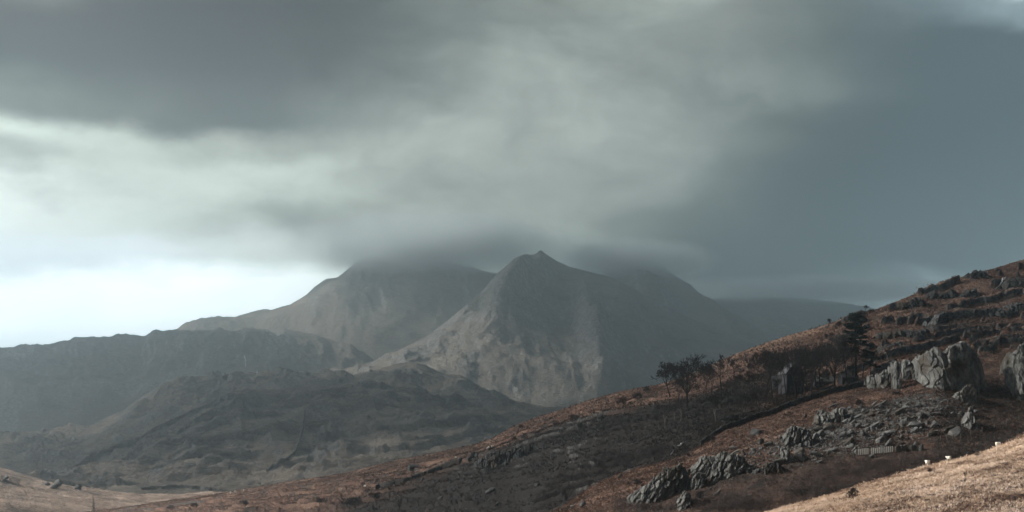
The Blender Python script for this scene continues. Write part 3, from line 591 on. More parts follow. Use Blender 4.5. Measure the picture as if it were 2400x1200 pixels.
for x, y, s, H, lb in [
    (1718, 1034, 12, HS, 'single pale rock on the reddish grass above the humped crag'), (1692, 1040, 9, HS, 'dark rock left of the single pale rock'),
    (1452, 1120, 20, HS, 'rounded dark boulder on the reddish slope left of the fluted crag'), (1755, 1164, 14, HS, 'small pale rock near the sunlit moor edge'),
    (1680, 1164, 34, HS, 'flat pale slab sticking out of the lower reddish slope'), (1655, 953 + 50, 9, HH, 'pale stone in the bare trees'),
    (1635, 896, 7, HH, 'small pale stone behind the domed tree'), (2172, 786, 7, HH, 'small white stone at the end of the grassy track'),
    (990, 1129, 11, HH, 'low pale boulder right of the dark bank'), (1054, 1113, 6, HH, 'small boulder on the dark slope above the low pale boulder'),
    (1132, 1106, 12, HH, 'oblong boulder on the grey slope under the broken cliff'), (1150, 1155, 30, HH, 'slanted slab low on the dark slope, the upper of two'),
    (1165, 1186, 14, HH, 'pale flat stone at the bottom edge under the slanted slab'), (1035, 1172, 20, HH, 'flat pale slab lying at the bottom left of the dark slope'),
    (1335, 1082, 9, HH, 'small rock by the fence posts on the grey slope'), (1305, 1100, 16, HH, 'row stone above the dark ravine'),
    (1260, 1140, 16, HH, 'tilted stone beside the dark ravine'), (1342, 1190, 18, HS, 'white topped boulder at the bottom edge'), (1365, 1186, 22, HS, 'bright broken boulder next to the white topped one'),
    (1320, 1194, 16, HS, 'leftmost boulder of the three at the bottom edge'), (110, 1138, 16, HV, 'dark rock in the pale valley grass'), (183, 1146, 26, HV, 'dark pyramid shaped rock on the pale valley floor'),
    (130, 1144, 40, HV, 'long dark rock hump on the pale valley floor'), (12, 1128, 22, HV, 'dark rock at the left edge of the valley')]:
    boulder(H, x, y, s, lb, SM)
for k in range(46):
    x, y = rand_in([(960,1180),(1100,1110),(1300,1060),(1560,1010),(1600,1030),(1480,1080),(1300,1180),(1100,1198)])
    boulder(HH, x, y, random.uniform(4, 10), 'small rock half buried in the grey heath above the dark ravine', SM)
# loose stones no one could count
def stones(name, H, poly, n, lo, hi, mat):
    base = []
    for k in range(4):
        me = hull(60 + k, (.5, .35, .28), 9); base.append((np.array([v.co[:] for v in me.vertices]), [tuple(p.vertices) for p in me.polygons]))
    V, Fc, off = [], [], 0
    for _ in range(n):
        x, y = rand_in(poly); p = pick(H, x, y); v, f = base[random.randrange(4)]
        s = random.uniform(lo, hi); a = random.uniform(-1.2, .2); b = random.uniform(0, 6.28)
        Rm = np.array(mathutils.Euler((random.uniform(-.5, .5), a, b)).to_matrix())
        V.append(v @ Rm.T * s + p); Fc += [tuple(i + off for i in q) for q in f]; off += len(v)
    o = mesh_obj(name, np.concatenate(V), Fc, mat); return tag(o, kind='stuff')
stones('scree', HS, POLY, 2600, .25, 1.0, M['boulder'])
stones('pebbles', HH, [(1262,1094),(1320,1094),(1390,1090),(1390,1095),(1320,1100),(1262,1099)], 90, .2, .6, M['boulder'])
stones('rubble', HH, [(1582,998),(1620,1000),(1668,998),(1670,1004),(1625,1007),(1585,1005)], 260, .15, .45, M['boulder'])
stones('stones', HS, [(1600,1100),(1700,1040),(1900,960),(2060,915),(2240,935),(2320,920),(2290,1000),(2120,1055),(1990,1085),(1760,1118)], 900, .2, .7, M['boulder'])
stones('gravel', HS, [(2150,1010),(2230,935),(2290,905),(2300,930),(2270,960),(2240,1000),(2180,1030)], 700, .2, .8, M['boulder'])

# ------------------------------------------------------------------ dry stone walls
def wall(label, pts, H, h, th, mat='wall', cat='wall', name='stone_wall', step=1.0, group='dry stone walls', seed=0):
    pts = np.array(pts, float); P3 = []
    for a, b in zip(pts[:-1], pts[1:]):
        m = max(2, int(np.hypot(*(b - a)) / 2.2))
        for q in range(m): c = a + (b - a) * q / m; P3.append(pick(H, c[0], c[1]))
    P3 = np.array(P3); k = np.ones(5) / 5
    for ax in range(3): P3[:, ax] = np.convolve(np.pad(P3[:, ax], 2, 'edge'), k, 'valid')
    n = len(P3); sgm = np.arange(n)
    d = np.gradient(P3[:, :2], axis=0); nn = np.stack([-d[:, 1], d[:, 0]], -1); nn /= np.linalg.norm(nn, axis=1)[:, None] + 1e-9
    prof = [(-1, -.8), (-1, .35), (-.8, .8), (-.5, 1), (.5, 1), (.8, .8), (1, .35), (1, -.8)]
    V = np.zeros((n, len(prof), 3))
    for j, (a, b) in enumerate(prof):
        jit = 1 + .25 * perlin(sgm * .7, np.full(n, j * 3.1), 600 + seed)
        V[:, j, :2] = P3[:, :2] + nn * (a * th / 2 * jit)[:, None]; V[:, j, 2] = P3[:, 2] + b * h * (1 + (.16 * perlin(sgm * .9, np.full(n, j * .2), 610 + seed) + .12 * perlin(sgm * .23, np.zeros(n), 611 + seed)) * (b > 0))
    L = len(prof); f = [(i * L + j, (i + 1) * L + j, (i + 1) * L + j + 1, i * L + j + 1) for i in range(n - 1) for j in range(L - 1)]
    f += [tuple(range(L)), tuple(range((n - 1) * L, n * L))[::-1]]
    o = mesh_obj(name, V.reshape(-1, 3), f, M[mat]); return tag(o, label, cat, group)
wall('long dark stone wall climbing to the rock pillars under the bare trees', [(1640,1022),(1700,1003),(1760,983),(1850,950),(1900,932),(1960,914),(2005,901),(2045,893)], HS, 1.5, 1.0, seed=1)
wall('short dark wall among the trees right of the domed tree', [(1692,950),(1712,943),(1735,938),(1765,934)], HH, 1.4, .9, seed=3)
wall('long dark bank running down to the left across the brown slope', [(880,1146),(925,1135),(965,1124),(1010,1108),(1050,1094),(1085,1082)], HH, 1.3, 2.2, 'greyheath', seed=4)
wall('pale stone sheepfold wall right of the panel fence', [(2098,1060),(2120,1058),(2142,1057),(2166,1056)], HS, 1.3, .8, 'wallp', seed=5)
wall('faint wall running down the face of the distant moorland hill', [(714,966),(711,1000),(704,1030),(690,1064),(660,1088),(622,1108)], HF, 3.0, 2.5, seed=6)
wall('straight wall along the foot of the distant moorland hill', [(330,1148),(400,1144),(460,1146),(500,1150)], HF, 3.0, 2.5, seed=8)

# ------------------------------------------------------------------ trees
def prism(V, Fc, a, b, ra, rb, k):
    a = mathutils.Vector(a); b = mathutils.Vector(b); d = b - a
    if d.length < 1e-6: return
    u = d.orthogonal().normalized(); w_ = d.normalized().cross(u); o = len(V)
    for c, r in ((a, ra), (b, rb)):
        for i in range(k):
            t = 6.28318 * i / k; q = c + (u * math.cos(t) + w_ * math.sin(t)) * r; V.append((q.x, q.y, q.z))
    for i in range(k): j = (i + 1) % k; Fc.append((o + i, o + j, o + k + j, o + k + i))
def bare_tree(seed, Hm, fork=.35, spread=.55, levels=6, limbs=4, umbrella=.0, lean=(0, 0), tr=.028, gnarl=.22, twig=.036, ratio=.74, up=.12, bark='bark', twigm='twig', nk=5, extra_low=0, label=None, group=None, loc=(0, 0, 0), name='bare_tree'):
    r = random.Random(seed); TV, TF, CV, CF = [], [], [], []
    Vec = mathutils.Vector
    def rv(s): return Vec((r.gauss(0, s), r.gauss(0, s), r.gauss(0, s)))
    def grow(p, d, L, rad, lev):
        n = 3 if lev < 3 else 2; V, Fc = (TV, TF) if lev <= 1 else (CV, CF)
        for i in range(n):
            d = (d + rv(gnarl) + Vec((0, 0, up))).normalized(); q = p + d * (L / n); r2 = rad * (1 - .22 / n * (i + 1) ** .5)
            prism(V, Fc, p, q, rad, r2, 6 if lev == 0 else 5 if lev < 3 else 3)
            p = q; rad = r2
            if lev >= 1 and lev < levels and r.random() < .35:
                dd = (d + rv(spread * .9)).normalized(); grow(p, dd, L * .55, rad * .5, min(levels, lev + 2))
        if lev >= levels:
            for _ in range(nk):
                dd = (d + rv(.5) + Vec((0, 0, .1))).normalized(); prism(CV, CF, p, p + dd * L * r.uniform(.6, 1.3), twig * .8, twig * .35, 3)
            return
        m = 2 if r.random() < .6 else 3
        for i in range(m):
            a = rv(1); a = (a - d * a.dot(d)).normalized()
            dd = d + a * spread * r.uniform(.6, 1.3); dd.z = dd.z * (1 - umbrella * lev / levels) + (.1 if dd.z < 0 else 0)
            grow(p, dd.normalized(), L * ratio * r.uniform(.8, 1.15), max(twig, rad * (.78 if m == 2 else .66)), lev + 1)
    tk = Hm * fork; d = Vec((lean[0], lean[1], 1)).normalized(); p = Vec((0, 0, -.5)); rad = Hm * tr; n = 5
    for i in range(n):
        d = (d + rv(.05)).normalized(); q = p + d * ((tk + .5) / n); prism(TV, TF, p, q, rad * (1.25 if i == 0 else 1), rad * (1 - .07), 7); rad *= .93
        if i >= n - 1 - extra_low and i < n - 1:
            a = rv(1); a.z = .3; grow(q, a.normalized(), Hm * .2, rad * .45, 2)
        p = q
    L0 = (Hm - tk) * .34
    for i in range(limbs):
        t = 6.283 * (i + r.random() * .6) / limbs; dd = Vec((math.cos(t) * spread * 1.1, math.sin(t) * spread * 1.1, 1)) + Vec((lean[0], lean[1], 0)) * .6
        grow(p, dd.normalized(), L0 * r.uniform(.85, 1.15), rad * (.62 if limbs > 2 else .75), 1)
    zmax = max(v[2] for v in CV); k = Hm / zmax                    # exact height
    TV = [(a * k, b * k, c * k) for a, b, c in TV]; CV = [(a * k, b * k, c * k) for a, b, c in CV]
    e = empty(name, loc); tag(e, label, 'tree', group)
    mesh_obj('trunk', TV, TF, M[bark], e); mesh_obj('crown', CV, CF, M[twigm], e)
    return e
def at_tree(H, x, y, hpx, **k):
    p = pick(H, x, y); return bare_tree(Hm=hpx / F * p[1], loc=p, **k)
WG = 'bare trees of the wood round the farmhouse'
T = at_tree
T(HH,1610,955,128, seed=1, fork=.30, spread=.50, limbs=6, umbrella=.25, tr=.030, levels=6, twig=.05, label='tall bare tree with a wide domed crown, the largest of the left clump', group=WG)
T(HH,1571,932,86, seed=2, fork=.34, spread=.62, limbs=4, umbrella=.3, lean=(-.34,0), tr=.024, twig=.05, label='bare tree leaning left out over the slope beside the domed tree', group=WG)
T(HH,1655,915,76, seed=3, fork=.34, spread=.55, limbs=4, tr=.020, label='smaller bare tree right behind the domed tree', group=WG)
T(HH,1694,938,110, seed=4, fork=.52, spread=.50, limbs=3, umbrella=.25, lean=(-.16,0), tr=.016, twig=.05, label='slender bare tree with a small round crown, second tallest of the left clump', group=WG)
T(HH,1678,989,66, seed=5, fork=.30, spread=.45, limbs=3, tr=.020, bark='pale_bark', label='birch with a pale trunk in front of the left clump', group=WG)
T(HH,1742,976,62, seed=6, fork=.25, spread=.6, limbs=4, lean=(-.1,0), tr=.018, label='low spreading bare tree above the long dark wall', group=WG)
T(HH,1780,967,68, seed=7, fork=.28, spread=.5, limbs=4, tr=.024, label='dark bare tree with a thick stem right of the low spreading one', group=WG)
T(HH,1758,895,70, seed=8, fork=.35, spread=.42, limbs=3, tr=.016, lean=(-.1,0), label='bare tree against the sunlit brown crest, left one of a pair', group=WG)
T(HH,1776,890,66, seed=9, fork=.4, spread=.48, limbs=4, tr=.018, label='bare tree against the brown crest, right one of a pair', group=WG)
T(HH,1811,942,130, seed=10, fork=.5, spread=.5, limbs=4, tr=.016, label='tall thin bare tree left of the whitewashed outbuilding', group=WG)
T(HH,1843,938,128, seed=11, fork=.45, spread=.5, limbs=4, tr=.016, label='tall thin bare tree in front of the dark farmhouse gable, left side', group=WG)
T(HH,1867,938,144, seed=12, fork=.50, spread=.5, limbs=4, tr=.018, label='tallest bare tree, before the farmhouse chimney', group=WG)
T(HH,1881,926,120, seed=13, fork=.22, spread=.42, limbs=3, tr=.020, lean=(.05,0), label='forked bare tree with a curved stem right of the farmhouse gable', group=WG)
T(HH,1893,927,62, seed=14, fork=.35, spread=.5, limbs=3, tr=.012, label='thin young tree beside the forked tree', group=WG)
T(HH,1926,917,48, seed=15, fork=.25, spread=.6, limbs=4, tr=.014, label='little bare tree in front of the low shed', group=WG)
T(HH,1957,909,128, seed=16, fork=.20, spread=.48, limbs=6, levels=6, tr=.022, label='broad many stemmed bare tree with the densest crown, left of the pine', group=WG)
T(HH,1985,903,118, seed=17, fork=.42, spread=.42, limbs=4, tr=.018, label='bare tree between the many stemmed tree and the pine', group=WG)
T(HH,1830,930,100, seed=18, fork=.45, spread=.45, limbs=3, tr=.012, label='thin bare tree behind the whitewashed outbuilding', group=WG)
T(HH,1912,905,98, seed=19, fork=.4, spread=.5, limbs=4, tr=.014, label='bare tree behind the low shed, left of the many stemmed tree', group=WG)
T(HH,2078,850,38, seed=20, fork=.3, spread=.5, limbs=3, levels=5, tr=.02, bark='pale_bark', label='small pale dead tree above the rock pillars', group=WG)
for i, (x, y, h, lb) in enumerate([(1544,1007,42,'leftmost thin birch at the edge of the wood'), (1558,1005,62,'slender birch, second from the left edge of the wood'), (1580,988,46,'short white stemmed birch under the leaning tree'),
     (1595,988,62,'slim birch just left of the domed tree trunk'), (1632,990,24,'tiny pale sapling above the low ruined wall'), (1640,935,40,'thin sapling between the domed and the slender tree'), (1715,925,44,'thin birch right of the slender tree'),
     (1648,988,30,'short pale sapling right of the tiny one')]):
    T(HH,x,y,h, seed=40+i, fork=.3, spread=.32, limbs=3, levels=5, tr=.014, twig=.02, bark='pale_bark', label=lb, group='birches and saplings at the edge of the wood')
TL = ['bare tree close behind the left side of the domed tree', 'bushy bare tree right behind the slender round crowned tree', 'small bare tree below the slender round crowned tree', 'bare tree left above the short dark wall among the trees',
      'bare tree above the right end of the short dark wall', 'bare tree just left of the tall thin one by the outbuilding', 'bare tree higher up the slope behind the outbuilding', 'low bare tree in front of the outbuilding wall',
      'bare tree behind the curved forked tree', 'tall bare tree between the forked tree and the low dark shed', 'bare tree close behind the low dark shed, left half', 'bare tree close behind the low dark shed, right half',
      'bare tree right beside the broad many stemmed tree', 'bare tree crowding the left side of the pine', 'bare tree just right of the pine', 'last bare tree of the wood, right of the pine above the rock pillars']
tp = [bare_tree(90 + i, 14, fork=f_, spread=.48, limbs=4, umbrella=.2, tr=.022, twig=.034, nk=3, label='x', group=WG) for i, f_ in enumerate((.3, .4, .5))]
for i, (x, y, h) in enumerate([(1590,945,70),(1668,925,64),(1706,950,62),(1725,930,66),(1765,945,88),(1795,940,92),(1800,915,84),(1820,948,70),(1890,905,96),(1902,925,100),(1922,905,104),(1940,900,98),(1970,900,104),(1998,896,96),(2022,885,80),(2040,880,66)]):
    o = tp[i] if i < 3 else copy_tree(tp[i % 3]); p = pick(HH, x, y); s = h / F * p[1] / 14; o.location = p; o.scale = (s * random.uniform(.8, 1.1), s, s); o.rotation_euler[2] = random.uniform(0, 6.28)
    o['label'] = TL[i]
LG = 'lone bare trees and thorn bushes on the slopes'
T(HG,2081,1137,52, seed=60, fork=.25, spread=.28, limbs=4, levels=5, tr=.012, twig=.018, bark='pale_bark', twigm='scrub', label='slender pale birch growing from the edge of the sunlit moor', group=LG)
T(HG,2263,1131,30, seed=61, fork=.4, spread=.28, limbs=3, levels=4, tr=.016, twig=.016, bark='pale_bark', twigm='scrub', label='thin pale sapling in the middle of the sunlit moor', group=LG)
T(HG,1999,1176,34, seed=62, fork=.22, spread=.62, limbs=5, levels=6, tr=.032, twig=.02, bark='scrub', twigm='scrub', label='round thorn bush on a short stem at the left of the sunlit moor', group=LG)
T(HS,1671,1049,30, seed=63, fork=.3, spread=.6, limbs=4, levels=5, tr=.03, label='dark thorn tree standing right of the small white waterfall', group=LG)
T(HS,1621,1076,16, seed=64, fork=.3, spread=.7, limbs=3, levels=4, tr=.03, lean=(-.4,0), label='little windswept thorn below the small white waterfall', group=LG)
W = dict(fork=.28, spread=.5, limbs=4, levels=4, tr=.045, twig=.045, nk=5)
T(HH,1941,764,17, seed=65, lean=(.35,0), label='windswept thorn on the skyline, lowest of three', group=LG, **W)
T(HH,1999,747,16, seed=66, lean=(.3,0), label='windswept thorn on the skyline, middle of three', group=LG, **W)
T(HH,2027,734,15, seed=67, lean=(.2,0), label='windswept thorn on the skyline, highest of three', group=LG, **W)
protos = [bare_tree(80 + i, 5, fork=.10, spread=.75, limbs=6, levels=5, tr=.022, twig=.035, ratio=.78, nk=5, label='x', group=LG, name='thorn_bush') for i in range(3)]
bl = [(HH,1221,1008,14,'thorn bush near the crest of the brown slope, between two lower ones'),(HH,1208,1037,16,'dark thorn bush above the broken cliff'),(HH,1301,1004,17,'reddish thorn bush alone in the middle of the brown slope'),(HH,1345,994,25,'largest thorn bush of the brown slope'),
 (HH,1362,1010,20,'thorn bush low right of the largest one'),(HH,1461,960,31,'thorn bush on the bright orange grass'),(HH,1494,942,25,'grey thorn bush under the crest left of the wood'),(HH,1519,925,21,'thorn bush nearest the crest left of the wood'),
 (HH,1230,1031,15,'thorn bush at the edge of the grey heath'),(HH,1258,1023,13,'small thorn bush right of the dark one above the broken cliff'),(HH,1410,988,13,'small thorn bush between the largest one and the orange grass'),
 (HH,810,1193,30,'dark thorn bush at the bottom edge, left of a pair'),(HH,832,1194,32,'dark thorn bush at the bottom edge, right of a pair'),(HH,880,1182,27,'thorn tree right of the pair at the bottom edge'),(HH,862,1158,14,'dark round bush above the thorn tree near the bottom'),
 (HH,852,1141,12,'faint bush on the brown slope above the dark round bush'),(HH,752,1188,22,'wide dark bush left of the pair at the bottom edge'),(HH,400,1198,16,'bush at the bottom edge where the brown slope meets the valley'),(HH,455,1197,18,'bush at the bottom edge right of the valley stream'),
 (HH,575,1194,20,'dark bush at the bottom edge left of the wide one'),(HS,1490,1145,26,'wide grey bush left of the fluted crag'),(HS,2015,957,22,'grey scrub bush at the top left of the scree'),(HS,2150,898,24,'dark bush at the foot of the block pillar'),
 (HH,1948,792,12,'small bush below the lowest skyline thorn'),(HH,1937,800,14,'faint bush on the bright crest above the wood'),(HG,2180,1112,16,'dark heather bush on the sunlit moor'),(HG,2290,1072,14,'low brown bush on the sunlit moor crest'),
 (HS,1640,1180,30,'grey bush right of the small pointed rock at the bottom'),(HF,609,1143,8,'leftmost far tree at the foot of the moorland hill'),(HF,585,1145,6,'smallest far tree at the foot of the moorland hill'),(HH,1085,1050,6,'tiny bush on the crest above the broken cliff')]
for i, (H, x, y, h, lb) in enumerate(bl):
    o = protos[i] if i < 3 else copy_tree(protos[i % 3]); p = pick(H, x, y); s = h / F * p[1] / 5
    o.location = p; o.scale = (s * random.uniform(1.0, 1.35), s, s); o.rotation_euler[2] = random.uniform(0, 6.28); o['label'] = lb; o['category'] = 'bush'; o['name_kind'] = 'bush'

def leaves(centres, n, size, seed):
    r = np.random.default_rng(seed); V = []
    for (c, rad) in centres:
        m = n; d = r.normal(size=(m, 3)); d /= np.linalg.norm(d, axis=1)[:, None]; q = np.array(c) + d * (r.random((m, 1)) ** .4) * np.array(rad)
        a = r.normal(size=(m, 3)); a /= np.linalg.norm(a, axis=1)[:, None]; b = np.cross(a, r.normal(size=(m, 3))); b /= np.linalg.norm(b, axis=1)[:, None]
        s = size * r.uniform(.5, 1.2, (m, 1))
        V.append(np.stack([q - a * s, q + b * s * .35, q + a * s, q - b * s * .35], 1).reshape(-1, 3))
    V = np.concatenate(V); return V, np.arange(len(V)).reshape(-1, 4)
def pine(H, x, y, hpx, label):
    p = pick(H, x, y); h = hpx / F * p[1]; r = random.Random(5); e = empty('pine_tree', p); tag(e, label, 'tree', WG)
    TV, TF, cs = [], [], []; a = mathutils.Vector((0, 0, -.6)); rad = h * .022
    for i in range(10):
        b = mathutils.Vector((r.gauss(0, .05) + a.x, a.y, a.z + h * .098 + .06)); prism(TV, TF, a, b, rad, rad * .92, 8); a = b; rad *= .92
    def limb(z, ang, L, dz, pad):
        s = mathutils.Vector((0, 0, z)); d = mathutils.Vector((math.cos(ang), math.sin(ang), dz)).normalized(); m = s
        for i in range(4):
            d = (d + mathutils.Vector((r.gauss(0, .15), r.gauss(0, .15), r.gauss(0, .12)))).normalized(); q = m + d * L / 4
            prism(TV, TF, m, q, .12 * (1 - i * .2), .12 * (.8 - i * .2) + .01, 4); m = q
            if i > 0:
                for _ in range(2): cs.append((tuple(m + mathutils.Vector((r.gauss(0, .4), r.gauss(0, .4), r.gauss(0, .15)))), (pad * r.uniform(.7, 1.1), pad, pad * .42)))
    for k in range(26):
        f = k / 25; z = h * (.52 + .45 * f); L = h * .21 * (1 - .55 * f ** 2) * r.uniform(.7, 1.15)
        limb(z, k * 2.4 + r.uniform(-.4, .4), L, .10 + .25 * f, h * .050)
    for k, ang in enumerate((.1, -.35, .3, -.1, .5, 3.5)):
        limb(h * (.46 - .055 * k), ang, h * (.27 + .03 * k if k < 5 else .12), -.32, h * .032)
    cs.append(((0, 0, h * .97), (h * .07, h * .07, h * .035)))
    V, Fc = leaves(cs, 85, .36, 3)
    mesh_obj('trunk', TV, TF, M['bark'], e); mesh_obj('crown', V, Fc, M['needle'], e)
pine(HH, 2007, 897, 149, 'tall dark pine with a dense flat layered top, right end of the wood')
p = pick(HS, 2329, 830); s = 13 / F * p[1]
cs = [((random.gauss(0, .45) * s, random.gauss(0, .4) * s, s * (.95 + random.gauss(0, .42))), (s * .42,) * 3) for _ in range(30)]
V, Fc = leaves(cs, 90, .16, 9); e = empty('holly_bush', p); tag(e, 'dense round dark evergreen bush between the two big crags', 'bush', LG)
TV, TF = [], []; prism(TV, TF, (0, 0, -.5), (0, 0, s), .16, .08, 6); prism(TV, TF, (0, 0, s * .4), (s * .4, 0, s * 1.2), .08, .04, 5); prism(TV, TF, (0, 0, s * .4), (-s * .4, .1, s * 1.2), .08, .04, 5)
mesh_obj('trunk', TV, TF, M['bark'], e); mesh_obj('crown', V, Fc, M['needle'], e)

# ------------------------------------------------------------------ scrub and grass (uncountable)
def scrub(name, H, poly, n, h0, h1, mat, th=.016, per=12, spread=.45, seed=1):
    r = np.random.default_rng(seed); random.seed(seed); A, B = [], []
    for _ in range(n):
        x, y = rand_in(poly); p = pick(H, x, y); h = random.uniform(h0, h1)
        d = r.normal(size=(per, 3)) * np.array([spread, spread, .15]) + np.array([0, 0, 1]); L = r.uniform(.35, 1, (per, 1)) * h
        st = p + r.normal(size=(per, 3)) * np.array([h * .12, h * .12, 0]) - np.array([0, 0, .15]); mid = st + d * L * .55
        A.append(st); B.append(mid)
        d2 = d + r.normal(size=(per, 3)) * .45; A.append(mid); B.append(mid + d2 * L * .5)
        d3 = d + r.normal(size=(per, 3)) * .6; A.append(st + d * L * .35); B.append(st + d * L * .35 + d3 * L * .45)
    A, B = np.concatenate(A), np.concatenate(B); d = B - A
    u = np.cross(d, r.normal(size=d.shape)); u /= np.linalg.norm(u, axis=1)[:, None] + 1e-9; w_ = np.cross(d, u); w_ /= np.linalg.norm(w_, axis=1)[:, None] + 1e-9
    V = np.stack([A + u * th, A - .5 * u * th + .86 * w_ * th, A - .5 * u * th - .86 * w_ * th, B], 1)
    i = np.arange(len(A))[:, None] * 4; f = np.concatenate([i + np.array([[0, 1, 3]]), i + np.array([[1, 2, 3]]), i + np.array([[2, 0, 3]])])
    return tag(mesh_obj(name, V.reshape(-1, 3), f, mat), kind='stuff')
scrub('scrub', HH, [(1530,935),(1620,905),(1740,905),(1900,880),(1990,870),(1960,908),(1850,938),(1700,990),(1540,1005)], 170, 1.0, 3.0, M['twig'], .020, 12, .35, 1)
scrub('undergrowth', HS, [(1830,1150),(1900,1100),(1980,1085),(2100,1075),(2200,1060),(2260,1060),(2180,1090),(2050,1125),(1900,1172)], 300, .9, 2.4, M['scrub'], .016, 14, .5, 2)
scrub('brushwood', HS, [(1440,1170),(1520,1190),(1600,1190),(1700,1160),(1800,1180),(1780,1198),(1440,1198)], 220, 1.0, 2.4, M['scrub'], .016, 14, .5, 3)
scrub('thicket', HH, [(1240,1195),(1300,1120),(1400,1075),(1500,1060),(1590,1045),(1560,1075),(1440,1110),(1330,1170),(1300,1198)], 700, 1.0, 2.6, M['twig'], .018, 12, .55, 4)
scrub('heath', HG, [(1980,1198),(2100,1150),(2250,1125),(2400,1070),(2400,1198)], 420, .25, .7, M['scrub'], .02, 16, .8, 6)
scrub('gorse', HH, [(1180,1030),(1300,1010),(1450,985),(1540,960),(1560,985),(1400,1030),(1280,1040)], 330, .8, 2.0, M['twig'], .022, 12, .6, 5)
def tufts(name, H, n, h0, h1, mat, cond, blades=5, seed=1, lean=.5):
    r = np.random.default_rng(seed); R, C = H.Y.shape
    ri = r.integers(0, R, n * 6); ci = r.integers(0, C, n * 6)
    ok = cond(H.UU[ri, ci], H.PY[ri, ci], H.T[ri, ci]) & (H.T[ri, ci] > 1) & (H.PY[ri, ci] < 1215) & (H.UU[ri, ci] < 2440)
    ri, ci = ri[ok][:n], ci[ok][:n]
    p = np.stack([H.X[ri, ci], H.Y[ri, ci], H.Z[ri, ci]], -1) + r.normal(size=(len(ri), 3)) * np.array([.4, .5, 0])
    p = np.repeat(p, blades, 0); m = len(p); h = np.repeat(r.uniform(h0, h1, len(ri)), blades)[:, None] * r.uniform(.6, 1.1, (m, 1))
    st = p + r.normal(size=(m, 3)) * np.array([.10, .10, 0]) - np.array([0, 0, .05]); d = r.normal(size=(m, 3)) * np.array([lean, lean, .1]) + np.array([0, 0, 1])
    a = r.uniform(0, 6.28, m); u = np.stack([np.cos(a), np.sin(a), a * 0], -1) * h * .16
    V = np.stack([st - u, st + u, st + d * h], 1).reshape(-1, 3); return tag(mesh_obj(name, V, np.arange(m * 3).reshape(-1, 3), mat), kind='stuff')
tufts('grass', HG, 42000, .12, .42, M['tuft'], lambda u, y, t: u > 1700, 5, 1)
tufts('bracken', HS, 38000, .2, .5, M['bracken'], lambda u, y, t: (y < 1210), 5, 2)
tufts('heather', HS, 9000, .2, .55, M['greyheath'], lambda u, y, t: (u > 2190) & (t > 1.6), 6, 8, .7)
tufts('bracken', HH, 60000, .3, .75, M['bracken'], lambda u, y, t: ~((t > 1.75) & (u > 1050) & (u < 1800)), 5, 3)
tufts('heather', HH, 26000, .3, .8, M['greyheath'], lambda u, y, t: (t > 1.7) & (u > 850) & (u < 1900), 6, 4, .7)

# ------------------------------------------------------------------ farm buildings
def bx(a, b): 
    (x0, y0, z0), (x1, y1, z1) = a, b
    return [(x0,y0,z0),(x1,y0,z0),(x1,y1,z0),(x0,y1,z0),(x0,y0,z1),(x1,y0,z1),(x1,y1,z1),(x0,y1,z1)], [(0,3,2,1),(4,5,6,7),(0,1,5,4),(1,2,6,5),(2,3,7,6),(3,0,4,7)]
def gabled(w_, d_, he, ha, along_y=True):       # walls with gables at the ends of the ridge
    if along_y: v = [(-w_/2,0,-1),(w_/2,0,-1),(w_/2,d_,-1),(-w_/2,d_,-1),(-w_/2,0,he),(w_/2,0,he),(w_/2,d_,he),(-w_/2,d_,he),(0,0,ha),(0,d_,ha)]; f = [(0,1,5,8,4),(2,3,7,9,6),(1,2,6,5),(3,0,4,7)]
    else: v = [(-w_/2,0,-1),(w_/2,0,-1),(w_/2,d_,-1),(-w_/2,d_,-1),(-w_/2,0,he),(w_/2,0,he),(w_/2,d_,he),(-w_/2,d_,he),(-w_/2,d_/2,ha),(w_/2,d_/2,ha)]; f = [(0,1,5,4),(2,3,7,6),(1,2,6,9,5),(3,0,4,8,7)]
    return v, f
def roof(w_, d_, he, ha, along_y=True, o_=.25, t=.16):
    v, f = [], []
    if along_y: sl = (ha - he) / (w_ / 2); prof = [(-w_/2 - o_, he - o_*sl), (0, ha), (w_/2 + o_, he - o_*sl)]; P_ = [[(x, y, z + dz) for x, z in prof] for y in (-o_, d_ + o_) for dz in (.02, t)]
    else: sl = (ha - he) / (d_ / 2); prof = [(-o_, he - o_*sl), (d_/2, ha), (d_ + o_, he - o_*sl)]; P_ = [[(x, y, z + dz) for y, z in prof] for x in (-w_/2 - o_, w_/2 + o_) for dz in (.02, t)]
    for r_ in P_: v += r_
    for i in (0, 1): f += [(0+i,6+i,7+i,1+i), (3+i,4+i,10+i,9+i)]
    f += [(0,1,4,3),(1,2,5,4),(6,9,10,7),(7,10,11,8),(0,3,9,6),(2,8,11,5)]
    return v, f
def window(parent, x, z, w_, h_, y=0.0):
    v, f = [], []
    for a, b in (((x-w_/2-.08, y-.05, z-.08), (x+w_/2+.08, y-.003, z)), ((x-w_/2-.08, y-.05, z+h_), (x+w_/2+.08, y-.003, z+h_+.08)), ((x-w_/2-.08, y-.05, z), (x-w_/2, y-.003, z+h_)), ((x+w_/2, y-.05, z), (x+w_/2+.08, y-.003, z+h_)), ((x-.025, y-.045, z), (x+.025, y-.025, z+h_))):
        q, g_ = bx(a, b); g_ = [tuple(i + len(v) for i in k) for k in g_]; v += q; f += g_
    o = mesh_obj('window', v, f, M['wood'], parent); mesh_obj('pane', *bx((x-w_/2, y-.02, z), (x+w_/2, y-.004, z+h_)), M['glass'], o)
p = pick(HH, 1864, 926); k = p[1] / F
e = empty('farmhouse', p, RAD(6)); tag(e, 'dark tall farmhouse gable with a chimney among the bare trees', 'house')
mesh_obj('wall', *gabled(42*k, 9, 52*k, 76*k), M['render'], e)
rf = mesh_obj('roof', *roof(42*k, 9, 52*k, 76*k), M['slate'], e)
mesh_obj('chimney', *bx((-.1, .3, 70*k), (.9, 1.2, 94*k)), M['render'], rf)
